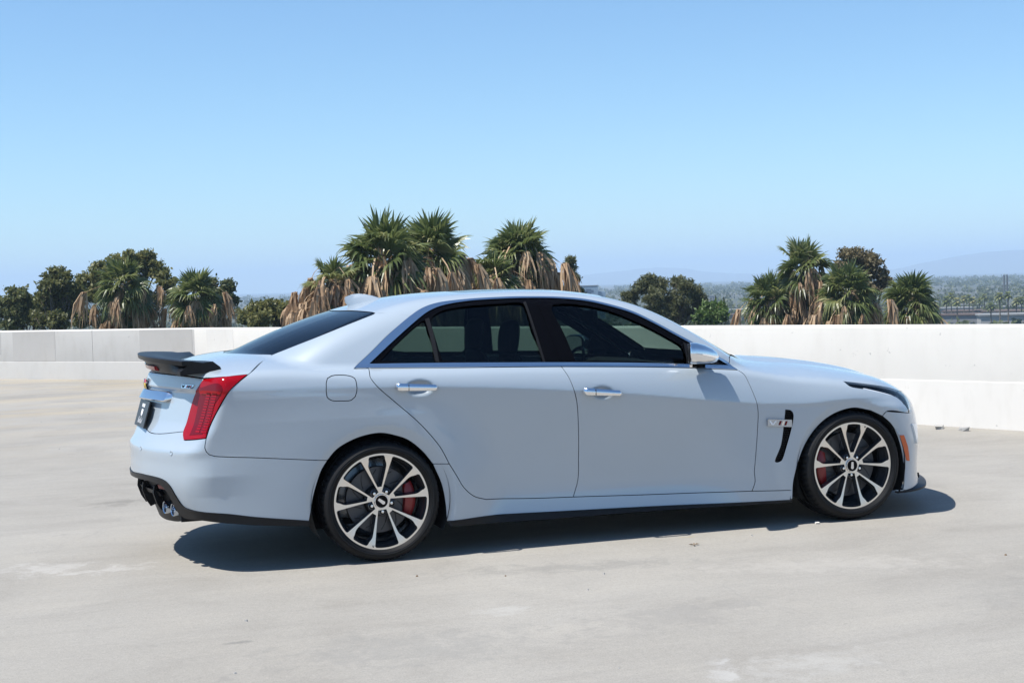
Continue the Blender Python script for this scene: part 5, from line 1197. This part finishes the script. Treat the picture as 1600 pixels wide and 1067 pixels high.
wt = empty('white_tower', (387.5, 803, GZ), -.4); tag(wt, 'slim pale tower block just right of the broad pine', 'building'); mb = MB(); mb.box((0, 0, 6.1), (3.4, 4, 12.2)); mb.build('wall', HW[0], wt, False)
for k in range(3): mb = MB(); mb.box((-1.1 + 1.1*k, -2.03, 6.3), (.45, .1, 11)); mb.build('window', WIN, wt, False)
mb = MB(); mb.box((0, 0, 12.4), (3.7, 4.3, .4)); mb.build('roof', HW[2], wt, False)
for (x, y, z, w, lab) in ((181, 369.8, -3.6, 1.2, 'dark pointed conifer right of the pale tower'), (187.5, 377.7, -4.2, 1.7, 'wider pointed conifer beside the first one, right of the pale tower')):
    t = empty('conifer', (x, y, GZ)); tag(t, lab, 'tree'); r = rng(int(x)); H = z - GZ; mb = MB(); mb.tube([(0, 0, 0), (0, 0, H*.95)], [.25, .04], 7); mb.build('trunk', BARK, t, False)
    n = 1500; u = r.uniform(0, 1, n)**.7; a = r.uniform(0, 6.28, n); rad_ = w*(u+.05)*r.uniform(.5, 1.1, n); P = np.stack([rad_*np.cos(a), rad_*np.sin(a), H - u*9], 1); S_ = .22
    A1 = r.normal(0, 1, (n, 3)); A1 /= np.linalg.norm(A1, axis=1)[:, None]; B1 = np.cross(A1, r.normal(0, 1, (n, 3))); B1 /= np.linalg.norm(B1, axis=1)[:, None]
    V = np.stack([P - A1*S_, P + B1*S_*.6, P + A1*S_, P - B1*S_*.6], 1).reshape(-1, 3); mesh('crown', V, [(4*i, 4*i+1, 4*i+2, 4*i+3) for i in range(n)], KIND[0], t, None, False)
# mast with twin poles and its wires
GALV = pbr('galvanised_steel', (.12, .125, .13), .5, .3)
ms = empty('twin_mast', (537.1, 712.5, GZ), -.65); tag(ms, 'thin grey twin-pole mast standing in the far town at right', 'mast')
for s in (-.85, .85): mb = MB(); mb.tube([(s, 0, 0), (s, 0, 20.4)], [.62, .50], 8); mb.build('pole', GALV, ms, False)
for z in (8, 12, 16): mb = MB(); mb.box((0, 0, z), (1.7, .2, .25)); mb.build('crossbar', GALV, ms, False)
for k, z in enumerate((9.0, 11.5, 14.0)):
    w = empty('power_line', (537.1, 712.5, GZ + z)); tag(w, ['lowest', 'middle', 'topmost'][k] + ' faint wire running left from the twin mast', 'wire', 'wires of the mast')
    mb = MB(); mb.tube([(-330*t, 150*t, -7*4*t*(1-t) - 3*t) for t in np.linspace(0, 1, 14)], .07, 4); mb.build('cable', GALV, w, False)
# far tree cover, reads as one mass
r = rng(77); V = []; F = []; cnt = 0; PP = []; SS = []
for _ in range(4200):
    d = 430 + 3600*r.uniform(0, 1)**1.7; az = r.uniform(rad(-16), rad(48)); c = np.array((d*math.sin(az), d*math.cos(az), GZ + r.uniform(1.0, 4.5))); R_ = r.uniform(2.0, 5.0)*(1 + d/2500)
    m = 26; q = r.normal(0, 1, (m, 3)); q /= np.linalg.norm(q, axis=1)[:, None]; q[:, 2] = np.abs(q[:, 2])*.9; PP.append(c + q*R_*r.uniform(.6, 1, (m, 1))); SS.append(r.uniform(.5, 1.1, m)*(1 + d/1800))
P = np.concatenate(PP); S_ = np.concatenate(SS)[:, None]; n = len(P); A1 = r.normal(0, 1, (n, 3)); A1 /= np.linalg.norm(A1, axis=1)[:, None]; B1 = np.cross(A1, r.normal(0, 1, (n, 3))); B1 /= np.linalg.norm(B1, axis=1)[:, None]
V = np.stack([P - A1*S_, P + B1*S_*.7, P + A1*S_, P - B1*S_*.7], 1).reshape(-1, 3)
ft = mesh('far_trees', V, [(4*i, 4*i+1, 4*i+2, 4*i+3) for i in range(n)], KIND[0], None, None, False); tag(ft, 'hazy dark green tree cover across the far town', 'trees', kind='stuff')
# ---------------------------------------------------------------- small litter on the deck
def chunk(name, loc, s, mat, label, cat, seed):
    r = rng(seed); mb = MB(); mb.box((0, 0, s[2]/2), s); o = mb.build(name, mat, None, False); o.location = loc
    for v in o.data.vertices: v.co += Vector(r.uniform(-.22, .22, 3)*np.array(s)) if v.co.z > .004 else Vector((0, 0, 0))
    o.rotation_euler = (0, 0, r.uniform(0, 3)); tag(o, label, cat); return o
chunk('concrete_chunk', (6.30, 3.18, 0), (.13, .07, .03), CONC, 'left of the two grey concrete scraps at the white wall foot', 'rubble', 1)
chunk('concrete_chunk', (6.38, 2.92, 0), (.12, .06, .035), CONC, 'right of the two grey concrete scraps at the white wall foot', 'rubble', 2)
chunk('paper_scrap', (2.661, -.885, 0), (.040, .022, .008), WALLW, 'tiny white scrap on the deck beside the front tyre', 'litter', 3)
LEAFM = pbr('dry_leaf', (.16, .10, .05), .8)
r = rng(9); mb = MB()
for k in range(4):
    a = k*1.4; p = [(0, 0, .002), (.018*math.cos(a-.4), .018*math.sin(a-.4), .008), (.034*math.cos(a), .034*math.sin(a), .004), (.018*math.cos(a+.4), .018*math.sin(a+.4), .009)]; mb.add(p, [(0, 1, 2, 3)])
lf = mb.build('dry_leaf', LEAFM, None, False); lf.location = (1.704, -1.211, .003); tag(lf, 'curled brown leaf on the deck in front of the front door', 'leaf')
r = rng(21)
for k in range(26):
    x, y = r.uniform(-2.2, 4.5), r.uniform(-4.0, -1.0)
    if k > 15: x, y = r.uniform(-2.2, .5), r.uniform(2, 12)
    s = r.uniform(.006, .014); mb = MB(); mb.box((0, 0, s*.3), (s, s*r.uniform(.6, 1.2), s*.6), None, 0, .6); o = mb.build('pebble', CONC if k % 3 else LEAFM, None, False); o.location = (x, y, 0); o.rotation_euler = (0, 0, r.uniform(0, 3)); tag(o, 'tiny loose grit crumb lying on the concrete deck', 'grit', 'grit crumbs on the deck')
# ---------------------------------------------------------------- air
hm = bpy.data.materials.new('haze_air'); hm.use_nodes = True; nt = hm.node_tree; nt.nodes.clear()
pv = nt.nodes.new('ShaderNodeVolumePrincipled'); pv.inputs['Color'].default_value = (.60, .78, 1.0, 1); pv.inputs['Density'].default_value = 1.8e-4; pv.inputs['Anisotropy'].default_value = .0
ou = nt.nodes.new('ShaderNodeOutputMaterial'); nt.links.new(pv.outputs[0], ou.inputs['Volume'])
mb = MB(); mb.box((0, 0, (GZ-1 + 230)/2), (31600, 31600, 230 - (GZ-1))); hz = mb.build('haze', hm, None, False); tag(hz, 'thin pale summer haze over the whole place', 'haze', kind='stuff')
cy.volume_bounces = 1
